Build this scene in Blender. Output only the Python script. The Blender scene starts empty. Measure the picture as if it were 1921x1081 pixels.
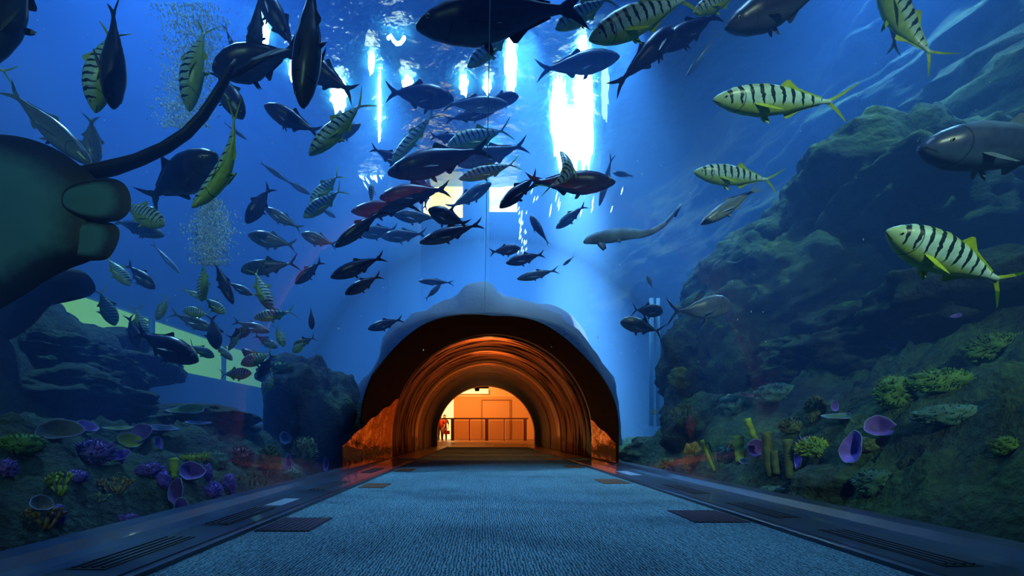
import bpy, bmesh, math, random
from mathutils import Vector, Matrix, noise
random.seed(7)
R = math.radians
S = bpy.context.scene
COL = S.collection
FPX, CX, CY, CZ = 950.0, 905.0, 812.0, 0.58      # focal length (px), vanishing point, eye height

def P(x, y, D):
    return Vector(((x-CX)*D/FPX, D, CZ+(CY-y)*D/FPX))

# ------------------------------------------------------------------ materials
def new_mat(name):
    m = bpy.data.materials.new(name); m.use_nodes = True
    return m, m.node_tree.nodes, m.node_tree.links, m.node_tree.nodes.get('Principled BSDF')

def ramp(N, stops, interp='LINEAR'):
    r = N.new('ShaderNodeValToRGB'); r.color_ramp.interpolation = interp
    e = r.color_ramp.elements
    while len(e) < len(stops): e.new(0.5)
    for el, (p, c) in zip(e, stops):
        el.position = p; el.color = (*c, 1)
    return r

def simple(name, col, rough=.5, metal=0, spec=.5, noise_amt=0, scale=8, bump=0, coat=0):
    m, N, L, b = new_mat(name)
    b.inputs['Base Color'].default_value = (*col, 1)
    b.inputs['Roughness'].default_value = rough
    b.inputs['Metallic'].default_value = metal
    b.inputs['Specular IOR Level'].default_value = spec
    b.inputs['Coat Weight'].default_value = coat
    if noise_amt or bump:
        tc = N.new('ShaderNodeTexCoord'); n = N.new('ShaderNodeTexNoise')
        n.inputs['Scale'].default_value = scale; n.inputs['Detail'].default_value = 5
        L.new(tc.outputs['Object'], n.inputs['Vector'])
        if noise_amt:
            k = noise_amt
            r = ramp(N, [(.3, tuple(c*(1-k) for c in col)), (.7, tuple(min(1, c*(1+k)) for c in col))])
            L.new(n.outputs['Fac'], r.inputs['Fac']); L.new(r.outputs['Color'], b.inputs['Base Color'])
        if bump:
            bp = N.new('ShaderNodeBump'); bp.inputs['Strength'].default_value = bump
            bp.inputs['Distance'].default_value = .03
            L.new(n.outputs['Fac'], bp.inputs['Height']); L.new(bp.outputs['Normal'], b.inputs['Normal'])
    return m

def emit(name, col, st):
    m, N, L, b = new_mat(name); N.remove(b)
    e = N.new('ShaderNodeEmission'); e.inputs[0].default_value = (*col, 1); e.inputs[1].default_value = st
    L.new(e.outputs[0], N['Material Output'].inputs[0])
    m.cycles.emission_sampling = 'NONE'
    return m

def rock_mat(name, dark, mid, green, gamt=.5, scale=1.2, bump=.8):
    m, N, L, b = new_mat(name)
    tc = N.new('ShaderNodeTexCoord')
    n1 = N.new('ShaderNodeTexNoise'); n1.inputs['Scale'].default_value = scale*2; n1.inputs['Detail'].default_value = 8
    n1.inputs['Roughness'].default_value = .7
    n2 = N.new('ShaderNodeTexNoise'); n2.inputs['Scale'].default_value = scale; n2.inputs['Detail'].default_value = 6
    n3 = N.new('ShaderNodeTexNoise'); n3.inputs['Scale'].default_value = scale*14; n3.inputs['Detail'].default_value = 8
    for n in (n1, n2, n3): L.new(tc.outputs['Object'], n.inputs['Vector'])
    r1 = ramp(N, [(.3, dark), (.68, mid)]); L.new(n1.outputs['Fac'], r1.inputs['Fac'])
    r2 = ramp(N, [(.5-.2*gamt, (0, 0, 0)), (.75-.2*gamt, (1, 1, 1))]); L.new(n2.outputs['Fac'], r2.inputs['Fac'])
    g = N.new('ShaderNodeNewGeometry'); sx = N.new('ShaderNodeSeparateXYZ'); L.new(g.outputs['Normal'], sx.inputs[0])
    mr = N.new('ShaderNodeMapRange'); mr.inputs['From Min'].default_value = -.1; mr.inputs['From Max'].default_value = .7
    L.new(sx.outputs['Z'], mr.inputs['Value'])
    mu = N.new('ShaderNodeMath'); mu.operation = 'MULTIPLY'
    L.new(r2.outputs['Color'], mu.inputs[0]); L.new(mr.outputs[0], mu.inputs[1])
    mx = N.new('ShaderNodeMixRGB'); L.new(mu.outputs[0], mx.inputs[0]); L.new(r1.outputs['Color'], mx.inputs[1])
    r3 = ramp(N, [(.3, tuple(c*.35 for c in green)), (.7, green)]); L.new(n3.outputs['Fac'], r3.inputs['Fac'])
    L.new(r3.outputs['Color'], mx.inputs[2])
    L.new(mx.outputs[0], b.inputs['Base Color'])
    b.inputs['Roughness'].default_value = .85; b.inputs['Specular IOR Level'].default_value = .2
    bp = N.new('ShaderNodeBump'); bp.inputs['Strength'].default_value = bump; bp.inputs['Distance'].default_value = .06
    ad = N.new('ShaderNodeMath'); ad.operation = 'ADD'
    L.new(n3.outputs['Fac'], ad.inputs[0]); L.new(n1.outputs['Fac'], ad.inputs[1])
    L.new(ad.outputs[0], bp.inputs['Height']); L.new(bp.outputs['Normal'], b.inputs['Normal'])
    return m

# ------------------------------------------------------------------ mesh helpers
def me_obj(name, verts, faces, mat=None, parent=None, smooth=True):
    me = bpy.data.meshes.new(name); me.from_pydata([tuple(v) for v in verts], [], faces); me.update()
    return link(name, me, mat, parent, smooth)

def link(name, me, mat=None, parent=None, smooth=True):
    if mat is not None and not me.materials: me.materials.append(mat)
    if smooth:
        me.polygons.foreach_set('use_smooth', [True]*len(me.polygons))
    o = bpy.data.objects.new(name, me); COL.objects.link(o)
    if parent: o.parent = parent
    return o

def bm_obj(name, bm, mat=None, parent=None, smooth=True):
    me = bpy.data.meshes.new(name); bm.to_mesh(me); bm.free()
    return link(name, me, mat, parent, smooth)

def tag(o, label=None, cat=None, group=None, kind=None):
    if label: o['label'] = label
    if cat: o['category'] = cat
    if group: o['group'] = group
    if kind: o['kind'] = kind
    return o

def empty(name, loc=(0, 0, 0)):
    o = bpy.data.objects.new(name, None); o.empty_display_size = .1; COL.objects.link(o); o.location = loc
    return o

def box(bm, x0, x1, y0, y1, z0, z1):
    vs = [bm.verts.new((x, y, z)) for x in (x0, x1) for y in (y0, y1) for z in (z0, z1)]
    for f in ((0, 1, 3, 2), (4, 6, 7, 5), (0, 4, 5, 1), (2, 3, 7, 6), (0, 2, 6, 4), (1, 5, 7, 3)):
        bm.faces.new([vs[i] for i in f])

def tube(bm, pts, rads, n=8, flat=1.0, cap=True):
    """smooth tube through pts; flat squashes it along its second normal"""
    pts = [Vector(p) for p in pts]; rings = []
    for i, p in enumerate(pts):
        t = (pts[min(i+1, len(pts)-1)]-pts[max(i-1, 0)]).normalized()
        a = t.cross(Vector((0, 0, 1)));
        if a.length < .1: a = t.cross(Vector((0, 1, 0)))
        a.normalize(); b = a.cross(t)
        rings.append([bm.verts.new(p+rads[i]*(math.cos(q)*a+flat*math.sin(q)*b)) for q in [2*math.pi*k/n for k in range(n)]])
    for r0, r1 in zip(rings, rings[1:]):
        for k in range(n): bm.faces.new((r0[k], r0[(k+1) % n], r1[(k+1) % n], r1[k]))
    if cap:
        bm.faces.new(rings[0][::-1]); bm.faces.new(rings[-1])
    return rings

def sweep(name, sec, ys, mat, parent=None, closed=False, smooth=False):
    """extrude a cross-section [(x,z)] along the stations ys"""
    n = len(sec); v = [(x, y, z) for y in ys for x, z in sec]; f = []
    m = n if closed else n-1
    for j in range(len(ys)-1):
        for i in range(m):
            a = j*n+i; b = j*n+(i+1) % n
            f.append((a, b, b+n, a+n))
    if closed:
        f.append(tuple(range(n))[::-1]); f.append(tuple(range((len(ys)-1)*n, len(ys)*n)))
    return me_obj(name, v, f, mat, parent, smooth)

XC, AW, Z0, AH = .195, 2.115, .5, 2.15
def arch(w=AW, h=AH, xc=XC, z0=Z0, zb=.05, n=40):
    p = [(xc-w, zb)] + [(xc-w*math.cos(math.pi*i/n), z0+h*math.sin(math.pi*i/n)) for i in range(n+1)] + [(xc+w, zb)]
    return p

def arch_band(name, y0, y1, w, h, t, mat, parent=None, xc=XC, z0=Z0, zb=.05, smooth=True):
    outer = arch(w+t, h+t, xc, z0, zb); inner = arch(w, h, xc, z0, zb)[::-1]
    o = sweep(name, outer+inner, [y0, y1], mat, parent, closed=True, smooth=False)
    return o

def fbm(p, o=5, H=.9, lac=2.1):
    return noise.fractal(p, H, lac, o)

# ------------------------------------------------------------------ camera, world
cam = bpy.data.cameras.new('camera'); co = bpy.data.objects.new('camera', cam); COL.objects.link(co)
co.location = (0, 0, CZ); co.rotation_euler = (R(90), 0, 0)
cam.lens = FPX/1921*36; cam.sensor_width = 36; cam.clip_start = .02; cam.clip_end = 200
cam.shift_x = (960.5-CX)/1921; cam.shift_y = (CY-540.5)/1921
S.camera = co
w = bpy.data.worlds.new('world'); S.world = w; w.use_nodes = True
w.node_tree.nodes['Background'].inputs[0].default_value = (.002, .006, .02, 1)
S.view_settings.view_transform = 'Standard'; S.view_settings.look = 'None'
S.view_settings.gamma = 1; S.view_settings.exposure = 0; S.view_settings.use_curve_mapping = False
c = S.cycles
c.max_bounces = 8; c.diffuse_bounces = 2; c.glossy_bounces = 4; c.transmission_bounces = 4
c.volume_bounces = 0; c.transparent_max_bounces = 32
c.sample_clamp_indirect = 3; c.sample_clamp_direct = 0
c.use_denoising = True; c.caustics_reflective = False; c.caustics_refractive = False
try: c.use_light_tree = True
except Exception: pass

# ------------------------------------------------------------------ water and tank shell
YB, ZS = 26.0, 13.0
def prism(bm, sec, y0, y1):
    a = [bm.verts.new((x, y0, z)) for x, z in sec]; b = [bm.verts.new((x, y1, z)) for x, z in sec]
    n = len(sec)
    bm.faces.new(a); bm.faces.new(b[::-1])
    for i in range(n): bm.faces.new((a[i], b[i], b[(i+1) % n], a[(i+1) % n]))
bm = bmesh.new()
T = .09
notch = arch(AW+T, AH+T, zb=-.8)[::-1]
prism(bm, [(-16, -.8), (-16, ZS), (20, ZS), (20, -.8)]+notch, -6, 20.15)
prism(bm, [(-16, -.8), (-16, ZS), (20, ZS), (20, -.8), (4.9, -.8), (4.9, 4.9), (-4.9, 4.9), (-4.9, -.8)], 20.16, YB-.02)
bmesh.ops.recalc_face_normals(bm, faces=bm.faces)
m, N, L, b = new_mat('tank_water'); N.remove(b)
vs = N.new('ShaderNodeVolumeScatter'); vs.inputs['Color'].default_value = (.10, .28, 1, 1); vs.inputs['Density'].default_value = .09
vs.inputs['Anisotropy'].default_value = 0
va = N.new('ShaderNodeVolumeAbsorption'); va.inputs['Color'].default_value = (.12, .42, .86, 1); va.inputs['Density'].default_value = .085
ad = N.new('ShaderNodeAddShader'); L.new(vs.outputs[0], ad.inputs[0]); L.new(va.outputs[0], ad.inputs[1])
L.new(ad.outputs[0], N['Material Output'].inputs['Volume'])
m.cycles.homogeneous_volume = True; m.volume_intersection_method = 'FAST' if hasattr(m, 'volume_intersection_method') else None
tag(bm_obj('water', bm, m, smooth=False), kind='structure')

tankwall = simple('tank_wall_paint', (.006, .018, .06), .9, noise_amt=.2, scale=.5)
def plane(name, vs, mat): return tag(me_obj(name, vs, [(0, 1, 2, 3)], mat, smooth=False), kind='structure')
XL, XR = -9.8, 15.0
bm = bmesh.new(); box(bm, -16, 20, YB, YB+.3, 4.9, ZS+2); box(bm, -16, -4.9, YB, YB+.3, -.8, 4.9); box(bm, 4.9, 20, YB, YB+.3, -.8, 4.9)
tag(bm_obj('wall_back', bm, tankwall, smooth=False), kind='structure')
bm = bmesh.new(); box(bm, XL-.3, XL, -6, YB, -.8, 2.55); box(bm, XL-.3, XL, -6, YB, 3.95, ZS+2); box(bm, XL-.3, XL, -6, 10.9, 2.55, 3.95); box(bm, XL-.3, XL, 23.5, YB, 2.55, 3.95)
tag(bm_obj('wall_left', bm, tankwall, smooth=False), kind='structure')
bm = bmesh.new(); box(bm, XR, XR+.3, -6, YB, -.8, ZS+2)
tag(bm_obj('wall_right', bm, tankwall, smooth=False), kind='structure')
bm = bmesh.new(); box(bm, -16, 20, -6.3, -6.02, -.8, ZS+2)
tag(bm_obj('wall_front', bm, tankwall, smooth=False), kind='structure')
# rippled underside of the water surface
m, N, L, b = new_mat('water_surface_underside')
b.inputs['Base Color'].default_value = (.05, .3, .75, 1); b.inputs['Roughness'].default_value = .18
b.inputs['Specular IOR Level'].default_value = .8
tc = N.new('ShaderNodeTexCoord'); nz = N.new('ShaderNodeTexNoise'); nz.inputs['Scale'].default_value = 1.3; nz.inputs['Detail'].default_value = 3
L.new(tc.outputs['Object'], nz.inputs['Vector']); bp = N.new('ShaderNodeBump'); bp.inputs['Distance'].default_value = .5; bp.inputs['Strength'].default_value = .7
L.new(nz.outputs['Fac'], bp.inputs['Height']); L.new(bp.outputs['Normal'], b.inputs['Normal'])
nx, ny = 90, 80; v = []
for j in range(ny+1):
    for i in range(nx+1):
        x = -16+36*i/nx; y = -6+(YB+6)*j/ny
        v.append((x, y, ZS+.03+.10*noise.noise(Vector((x*.9, y*.5, 3)))+.12))
f = [(j*(nx+1)+i, (j+1)*(nx+1)+i, (j+1)*(nx+1)+i+1, j*(nx+1)+i+1) for j in range(ny) for i in range(nx)]
tag(me_obj('ceiling_water_surface', v, f, m), kind='structure')

# lit viewing windows in the tank walls
yg = emit('lit_viewing_window_glow', (.5, 1.4, .12), .62)
o = me_obj('window_1', [(XL-.1, 10.9, 2.55), (XL-.1, 23.5, 2.55), (XL-.1, 23.5, 3.95), (XL-.1, 10.9, 3.95)], [(3, 2, 1, 0)], yg, smooth=False)
tag(o, 'long yellow green lit viewing window low in the left tank wall', 'window', kind='structure')
frame_m = simple('window_frame_dark', (.02, .05, .08), .5)
bm = bmesh.new()
for yy in (10.9, 15.0, 19.2, 23.4): box(bm, XL-.12, XL+.03, yy, yy+.12, 2.5, 4.0)
box(bm, XL-.12, XL+.05, 10.9, 23.5, 2.47, 2.56); box(bm, XL-.12, XL+.05, 10.9, 23.5, 3.94, 4.03)
fr = bm_obj('window_frame', bm, frame_m, o, smooth=False)

m, N, L, b = new_mat('far_gallery_glow'); N.remove(b)
e = N.new('ShaderNodeEmission'); tc = N.new('ShaderNodeTexCoord'); nz = N.new('ShaderNodeTexNoise'); nz.inputs['Scale'].default_value = .9; nz.inputs['Detail'].default_value = 3
L.new(tc.outputs['Object'], nz.inputs['Vector'])
r = ramp(N, [(.35, (.5, .55, .25)), (.5, (1, .62, .08)), (.68, (1, .8, .4))]); L.new(nz.outputs['Fac'], r.inputs['Fac'])
L.new(r.outputs['Color'], e.inputs[0]); e.inputs[1].default_value = 13.0
L.new(e.outputs[0], N['Material Output'].inputs[0]); m.cycles.emission_sampling = 'NONE'
def bigwin(name, x0, y0, x1, y1, lab):
    a = P(x0, y1, YB-.05); c_ = P(x1, y0, YB-.05)
    bmw = bmesh.new(); box(bmw, a.x, c_.x, YB-.12, YB-.04, a.z, c_.z)
    o = bm_obj(name, bmw, m, smooth=False); tag(o, lab, 'window', kind='structure')
    bm2 = bmesh.new()
    for s in (a.x-.1, c_.x-.05): box(bm2, s, s+.15, YB-.2, YB-.04, a.z-.1, c_.z+.1)
    box(bm2, a.x, c_.x, YB-.2, YB-.04, a.z-.12, a.z)
    bm_obj('window_frame', bm2, frame_m, o, smooth=False)
bigwin('window_2', 793, 262, 888, 411, 'tall yellow lit gallery window on the far wall above the tunnel')
bigwin('window_3', 893, 300, 972, 400, 'shorter yellow lit gallery window beside the tall one')

# surface glare put in as irregular glowing shapes, already stretched as ripples would
white = emit('glare_white', (.75, .93, 1), 30)
whitef = emit('glare_soft', (.35, .72, 1), 7)
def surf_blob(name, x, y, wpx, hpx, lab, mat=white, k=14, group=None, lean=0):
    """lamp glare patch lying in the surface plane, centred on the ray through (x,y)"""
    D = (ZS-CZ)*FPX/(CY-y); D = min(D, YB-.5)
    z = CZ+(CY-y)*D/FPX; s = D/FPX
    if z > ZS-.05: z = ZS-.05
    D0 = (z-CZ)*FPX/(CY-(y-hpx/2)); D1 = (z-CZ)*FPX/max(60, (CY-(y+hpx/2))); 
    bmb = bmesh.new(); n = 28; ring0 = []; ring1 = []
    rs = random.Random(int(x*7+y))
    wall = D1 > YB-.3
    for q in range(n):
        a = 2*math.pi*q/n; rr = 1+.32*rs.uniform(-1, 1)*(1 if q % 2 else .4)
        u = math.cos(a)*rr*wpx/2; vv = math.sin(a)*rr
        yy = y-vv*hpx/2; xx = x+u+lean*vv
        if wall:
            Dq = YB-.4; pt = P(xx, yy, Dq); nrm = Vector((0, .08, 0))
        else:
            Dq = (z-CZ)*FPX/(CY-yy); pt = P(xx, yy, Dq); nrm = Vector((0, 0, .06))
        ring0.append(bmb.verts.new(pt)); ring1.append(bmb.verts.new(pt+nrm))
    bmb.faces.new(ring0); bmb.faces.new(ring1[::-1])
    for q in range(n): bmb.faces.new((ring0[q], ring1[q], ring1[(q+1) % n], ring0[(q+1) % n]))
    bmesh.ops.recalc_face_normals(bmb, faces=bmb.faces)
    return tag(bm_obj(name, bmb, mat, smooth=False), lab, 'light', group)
G = 'glowing shapes standing in for glare on the rippled surface'
surf_blob('glare_shape', 1050, 225, 34, 180, 'longest white glare shape, the brightest streak in the tank', group=G)
surf_blob('glare_shape', 1096, 200, 36, 240, 'broad white glare shape beside the brightest streak', group=G)
surf_blob('glare_shape', 1074, 262, 62, 110, 'white glare shape filling the foot of the two brightest streaks', group=G)
surf_blob('glare_shape', 958, 115, 22, 120, 'white glare streak crossed by the tail of the pale striped fish', group=G)
surf_blob('glare_shape', 870, 160, 16, 40, 'small white glare shape above the pale fish pair', group=G)
surf_blob('glare_shape', 914, 162, 14, 30, 'small white glare shape close to the tunnel seam line', group=G)
surf_blob('glare_shape', 637, 180, 30, 62, 'white glare shape under the dark fish hanging head down', group=G)
surf_blob('glare_shape', 548, 130, 12, 46, 'slim white glare shape left of the diving dark fish', group=G)
surf_blob('glare_shape', 498, 66, 14, 42, 'white glare shape between two dark fish near the upper edge', group=G)
surf_blob('glare_shape', 764, 158, 20, 26, 'white glare shape just above the big dark fish facing right', group=G)
surf_blob('glare_shape', 697, 120, 12, 40, 'white glare shape at the head of the long thin streak', group=G)
surf_blob('glare_shape', 712, 200, 7, 130, 'long thin white light streak running down the water', group=G)
surf_blob('glare_shape', 1135, 165, 14, 130, 'faint light streak on the outer side of the brightest glare', group=G, mat=whitef)
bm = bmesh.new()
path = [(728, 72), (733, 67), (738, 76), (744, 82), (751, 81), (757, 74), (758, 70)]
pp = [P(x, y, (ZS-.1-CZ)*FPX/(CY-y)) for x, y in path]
tube(bm, pp, [.06]*7, 6); tag(bm_obj('glare_squiggle', bm, white), 'squiggle of white lamp light below the surface', 'light')  # glare squiggle put in as a bent glowing tube
# ripple glints: little glowing slivers modelled in place of lamp light
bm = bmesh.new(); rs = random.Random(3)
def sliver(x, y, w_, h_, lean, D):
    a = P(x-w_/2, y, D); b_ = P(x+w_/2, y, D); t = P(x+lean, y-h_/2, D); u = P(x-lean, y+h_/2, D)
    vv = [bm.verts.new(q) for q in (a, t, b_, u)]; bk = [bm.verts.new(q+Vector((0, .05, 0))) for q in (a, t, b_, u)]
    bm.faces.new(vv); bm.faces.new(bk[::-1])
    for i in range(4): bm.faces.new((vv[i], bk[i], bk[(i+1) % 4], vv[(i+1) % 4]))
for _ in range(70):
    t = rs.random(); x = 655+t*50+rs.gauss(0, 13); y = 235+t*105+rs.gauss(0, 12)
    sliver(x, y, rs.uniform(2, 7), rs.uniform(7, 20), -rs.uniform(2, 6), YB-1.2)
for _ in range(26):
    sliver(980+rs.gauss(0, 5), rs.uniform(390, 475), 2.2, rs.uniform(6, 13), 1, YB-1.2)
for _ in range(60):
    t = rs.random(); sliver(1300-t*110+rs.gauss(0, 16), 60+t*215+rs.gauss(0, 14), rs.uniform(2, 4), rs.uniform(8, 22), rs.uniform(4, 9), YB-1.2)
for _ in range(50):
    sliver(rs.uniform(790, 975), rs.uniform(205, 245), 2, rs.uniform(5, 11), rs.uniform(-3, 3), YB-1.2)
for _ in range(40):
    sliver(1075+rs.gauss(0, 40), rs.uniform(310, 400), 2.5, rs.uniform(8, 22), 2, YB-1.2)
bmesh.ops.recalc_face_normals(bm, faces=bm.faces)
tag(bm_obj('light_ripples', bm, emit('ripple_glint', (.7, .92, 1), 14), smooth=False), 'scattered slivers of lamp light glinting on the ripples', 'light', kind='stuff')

# ------------------------------------------------------------------ acrylic tunnel
m, N, L, b = new_mat('clear_acrylic'); N.remove(b)
tr = N.new('ShaderNodeBsdfTransparent'); tr.inputs[0].default_value = (.97, .985, .99, 1)
gl = N.new('ShaderNodeBsdfGlossy'); gl.inputs['Roughness'].default_value = 0
tc = N.new('ShaderNodeTexCoord'); mp = N.new('ShaderNodeMapping'); mp.inputs['Scale'].default_value = (1.3, .35, 1.3)
nz = N.new('ShaderNodeTexNoise'); nz.inputs['Scale'].default_value = 2.0; nz.inputs['Detail'].default_value = 3
L.new(tc.outputs['Object'], mp.inputs[0]); L.new(mp.outputs[0], nz.inputs['Vector'])
bp = N.new('ShaderNodeBump'); bp.inputs['Distance'].default_value = .012; bp.inputs['Strength'].default_value = .6
L.new(nz.outputs['Fac'], bp.inputs['Height']); L.new(bp.outputs['Normal'], gl.inputs['Normal'])
lw = N.new('ShaderNodeLayerWeight'); lw.inputs['Blend'].default_value = .5          # Schlick reflectance
pw = N.new('ShaderNodeMath'); pw.operation = 'POWER'; L.new(lw.outputs['Facing'], pw.inputs[0]); pw.inputs[1].default_value = 10
fr_ = N.new('ShaderNodeMath'); fr_.operation = 'MULTIPLY_ADD'; L.new(pw.outputs[0], fr_.inputs[0]); fr_.inputs[1].default_value = .4; fr_.inputs[2].default_value = .001
mxs = N.new('ShaderNodeMixShader'); L.new(fr_.outputs[0], mxs.inputs[0]); L.new(tr.outputs[0], mxs.inputs[1]); L.new(gl.outputs[0], mxs.inputs[2])
L.new(mxs.outputs[0], N['Material Output'].inputs[0]); acr = m
RY = 10.5
def shell(name, y0, y1, lab):
    # inner face of the acrylic; the outer face is where the water begins
    sec = arch(AW, AH, zb=.02, n=220)
    sec2 = arch(AW+.06, AH+.06, zb=.02, n=220)[::-1]
    o = sweep(name, sec+sec2, [y0+.005, y1-.005], acr, closed=True, smooth=True)
    return tag(o, lab, 'tunnel wall', kind='structure')
shell('wall_acrylic', -5.8, RY-.1, 'clear curved acrylic tunnel wall in front of the water')
seam_m = simple('acrylic_joint', (.25, .45, .65), .3, bump=0)
bm = bmesh.new(); zc = Z0+AH
box(bm, .034, .039, 1.2, RY-.1, zc-.012, zc-.002)
tag(bm_obj('trim_seam', bm, seam_m, smooth=False), 'thin pale joint line along the crown of the acrylic', 'trim', kind='structure')

ringm = simple('grey_steel_ring', (.30, .24, .22), .35, metal=.7)
arch_band('trim_ring', RY-.1, RY+.04, 2.12, 2.12, .045, ringm, xc=.15); bpy.data.objects['trim_ring']['kind'] = 'structure'

# inner tunnel: glossy tan lining, wavy dark reflections painted into its colour
m, N, L, b = new_mat('inner_lining')
tc = N.new('ShaderNodeTexCoord'); mp = N.new('ShaderNodeMapping'); mp.inputs['Scale'].default_value = (.5, 2.6, .5)
nz = N.new('ShaderNodeTexNoise'); nz.inputs['Scale'].default_value = 1.6; nz.inputs['Detail'].default_value = 7; nz.inputs['Roughness'].default_value = .62
L.new(tc.outputs['Object'], mp.inputs[0]); L.new(mp.outputs[0], nz.inputs['Vector'])
r = ramp(N, [(.435, (.006, .004, .004)), (.465, (.20, .075, .03)), (.6, (.40, .17, .075))]); L.new(nz.outputs['Fac'], r.inputs['Fac'])
L.new(r.outputs['Color'], b.inputs['Base Color']); b.inputs['Roughness'].default_value = .32; b.inputs['Coat Weight'].default_value = .5
bp = N.new('ShaderNodeBump'); bp.inputs['Distance'].default_value = .05; bp.inputs['Strength'].default_value = .5
L.new(nz.outputs['Fac'], bp.inputs['Height']); L.new(bp.outputs['Normal'], b.inputs['Normal'])
lin = m
o = arch_band('tunnel_lining', RY, 20.0, 2.13, 2.15, .05, lin, xc=.15); o['kind'] = 'structure'; o.name = 'wall_tunnel'
for p_ in o.data.polygons: p_.use_smooth = True
hoop = simple('brown_joint_hoop', (.12, .05, .025), .4)
for yy in (12.3, 14.6, 17.0):
    q = arch_band('trim_hoop', yy, yy+.05, 2.10, 2.12, .035, hoop, xc=.15); q['kind'] = 'structure'
o = arch_band('door_frame', 20.0, 20.35, 1.93, 1.93, .33, simple('black_arch_frame', (.012, .03, .045), .35, coat=.3), xc=.14)
o.name = 'trim_arch'; o['kind'] = 'structure'
for s, x_ in ((0, -1.98), (1, 2.26)):
    bm = bmesh.new(); box(bm, x_-.17, x_+.17, 19.85, 20.0, 0, .14)
    q = bm_obj('trim_foot', bm, simple('arch_foot', (.01, .01, .012), .5), smooth=False); q['kind'] = 'structure'

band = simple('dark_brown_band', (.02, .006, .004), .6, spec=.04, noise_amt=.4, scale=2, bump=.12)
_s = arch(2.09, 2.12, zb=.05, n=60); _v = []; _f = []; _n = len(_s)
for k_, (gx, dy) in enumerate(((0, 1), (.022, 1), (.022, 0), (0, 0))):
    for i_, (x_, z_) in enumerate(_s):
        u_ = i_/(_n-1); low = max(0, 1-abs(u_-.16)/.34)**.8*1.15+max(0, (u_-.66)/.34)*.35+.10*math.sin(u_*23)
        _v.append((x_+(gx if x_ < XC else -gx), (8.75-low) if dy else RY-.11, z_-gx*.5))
for k_ in range(4):
    for i_ in range(_n-1):
        a_ = k_*_n+i_; b_ = ((k_+1) % 4)*_n+i_; _f.append((a_, b_, b_+1, a_+1))
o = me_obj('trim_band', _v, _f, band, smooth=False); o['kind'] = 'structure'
# sheets added low by the ring so the acrylic wall mirrors the lobby
m, N, L, b = new_mat('mirror_sheet'); N.remove(b)
tr = N.new('ShaderNodeBsdfTransparent'); gl = N.new('ShaderNodeBsdfGlossy'); gl.inputs['Roughness'].default_value = .04; gl.inputs[0].default_value = (.9, .55, .4, 1)
tc = N.new('ShaderNodeTexCoord'); mp = N.new('ShaderNodeMapping'); mp.inputs['Scale'].default_value = (1, .8, 1)
nz = N.new('ShaderNodeTexNoise'); nz.inputs['Scale'].default_value = 3.2; nz.inputs['Detail'].default_value = 4
L.new(tc.outputs['Object'], mp.inputs[0]); L.new(mp.outputs[0], nz.inputs['Vector'])
bp = N.new('ShaderNodeBump'); bp.inputs['Distance'].default_value = .05; bp.inputs['Strength'].default_value = .4
L.new(nz.outputs['Fac'], bp.inputs['Height']); L.new(bp.outputs['Normal'], gl.inputs['Normal'])
ms = N.new('ShaderNodeMixShader'); ms.inputs[0].default_value = .55
L.new(tr.outputs[0], ms.inputs[1]); L.new(gl.outputs[0], ms.inputs[2]); L.new(ms.outputs[0], N['Material Output'].inputs[0])
for s_, y0_, lab_ in ((-1, 6.7, 'left'), (1, 8.5, 'right')):
    _v = []; _f = []; nyy, nzz = 40, 10
    for off in (0, .012):
        for j_ in range(nyy+1):
            y_ = y0_+(RY-.12-y0_)*j_/nyy; hh_ = (.32+(y_-y0_)*.24)*(1+.025*math.sin(y_*7))
            for i_ in range(nzz+1):
                z_ = .08+hh_*i_/nzz; aa_ = math.asin(max(0, z_-Z0)/AH); _v.append((XC+s_*((AW-.075)*math.cos(aa_)+off), y_, z_))
    w_ = nzz+1; o2 = (nyy+1)*w_
    for j_ in range(nyy):
        for i_ in range(nzz):
            a_ = j_*w_+i_; _f += [(a_, a_+1, a_+w_+1, a_+w_), (o2+a_, o2+a_+w_, o2+a_+w_+1, o2+a_+1)]
    o = me_obj('added_mirror_sheet_'+lab_, _v, _f, m); o['kind'] = 'structure'
# rocky mound over the far tunnel
moundm = rock_mat('mound_rock', (.003, .0015, .003), (.010, .005, .009), (.006, .007, .018), .3, .8, .5)  # blue light from above tinted into the upward faces
out = [(640, 868), (645, 800), (655, 755), (680, 715), (706, 672), (716, 640), (740, 612), (770, 600), (805, 588), (845, 583), (880, 580), (915, 579), (950, 581), (985, 586),
       (1020, 592), (1055, 602), (1085, 622), (1108, 650), (1130, 685), (1150, 725), (1162, 770), (1166, 820), (1168, 868)]
# front lip
def loft(name, rings, mat):
    n = len(rings[0]); v = [q for r_ in rings for q in r_]
    f = [(j*n+i, j*n+i+1, (j+1)*n+i+1, (j+1)*n+i) for j in range(len(rings)-1) for i in range(n-1)]
    return me_obj(name, v, f, mat)
def resample(pts, n):
    d = [0]
    for a, b_ in zip(pts, pts[1:]): d.append(d[-1]+math.dist(a, b_))
    o_ = []
    for i in range(n):
        t = d[-1]*i/(n-1); k = max(j for j in range(len(d)) if d[j] <= t+1e-9); k = min(k, len(pts)-2)
        u = (t-d[k])/(d[k+1]-d[k]); o_.append((pts[k][0]*(1-u)+pts[k+1][0]*u, pts[k][1]*(1-u)+pts[k+1][1]*u))
    return o_
NP = 110
oo = resample(out, NP)
inn = resample([(905+(x-.0)*90.5, 812-(z-.58)*90.5) for x, z in arch(2.19, 2.2, xc=.15, z0=.5, zb=-.04, n=40)], NP)
hump = resample([(640, 868), (648, 790), (668, 730), (700, 680), (722, 640), (752, 610), (800, 590), (838, 570), (862, 548), (880, 520), (905, 512), (922, 520), (937, 545), (965, 556), (1000, 563), (1045, 570),
        (1072, 584), (1092, 615), (1115, 655), (1140, 700), (1155, 760), (1162, 820), (1166, 868)], NP)
rings = []
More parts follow.
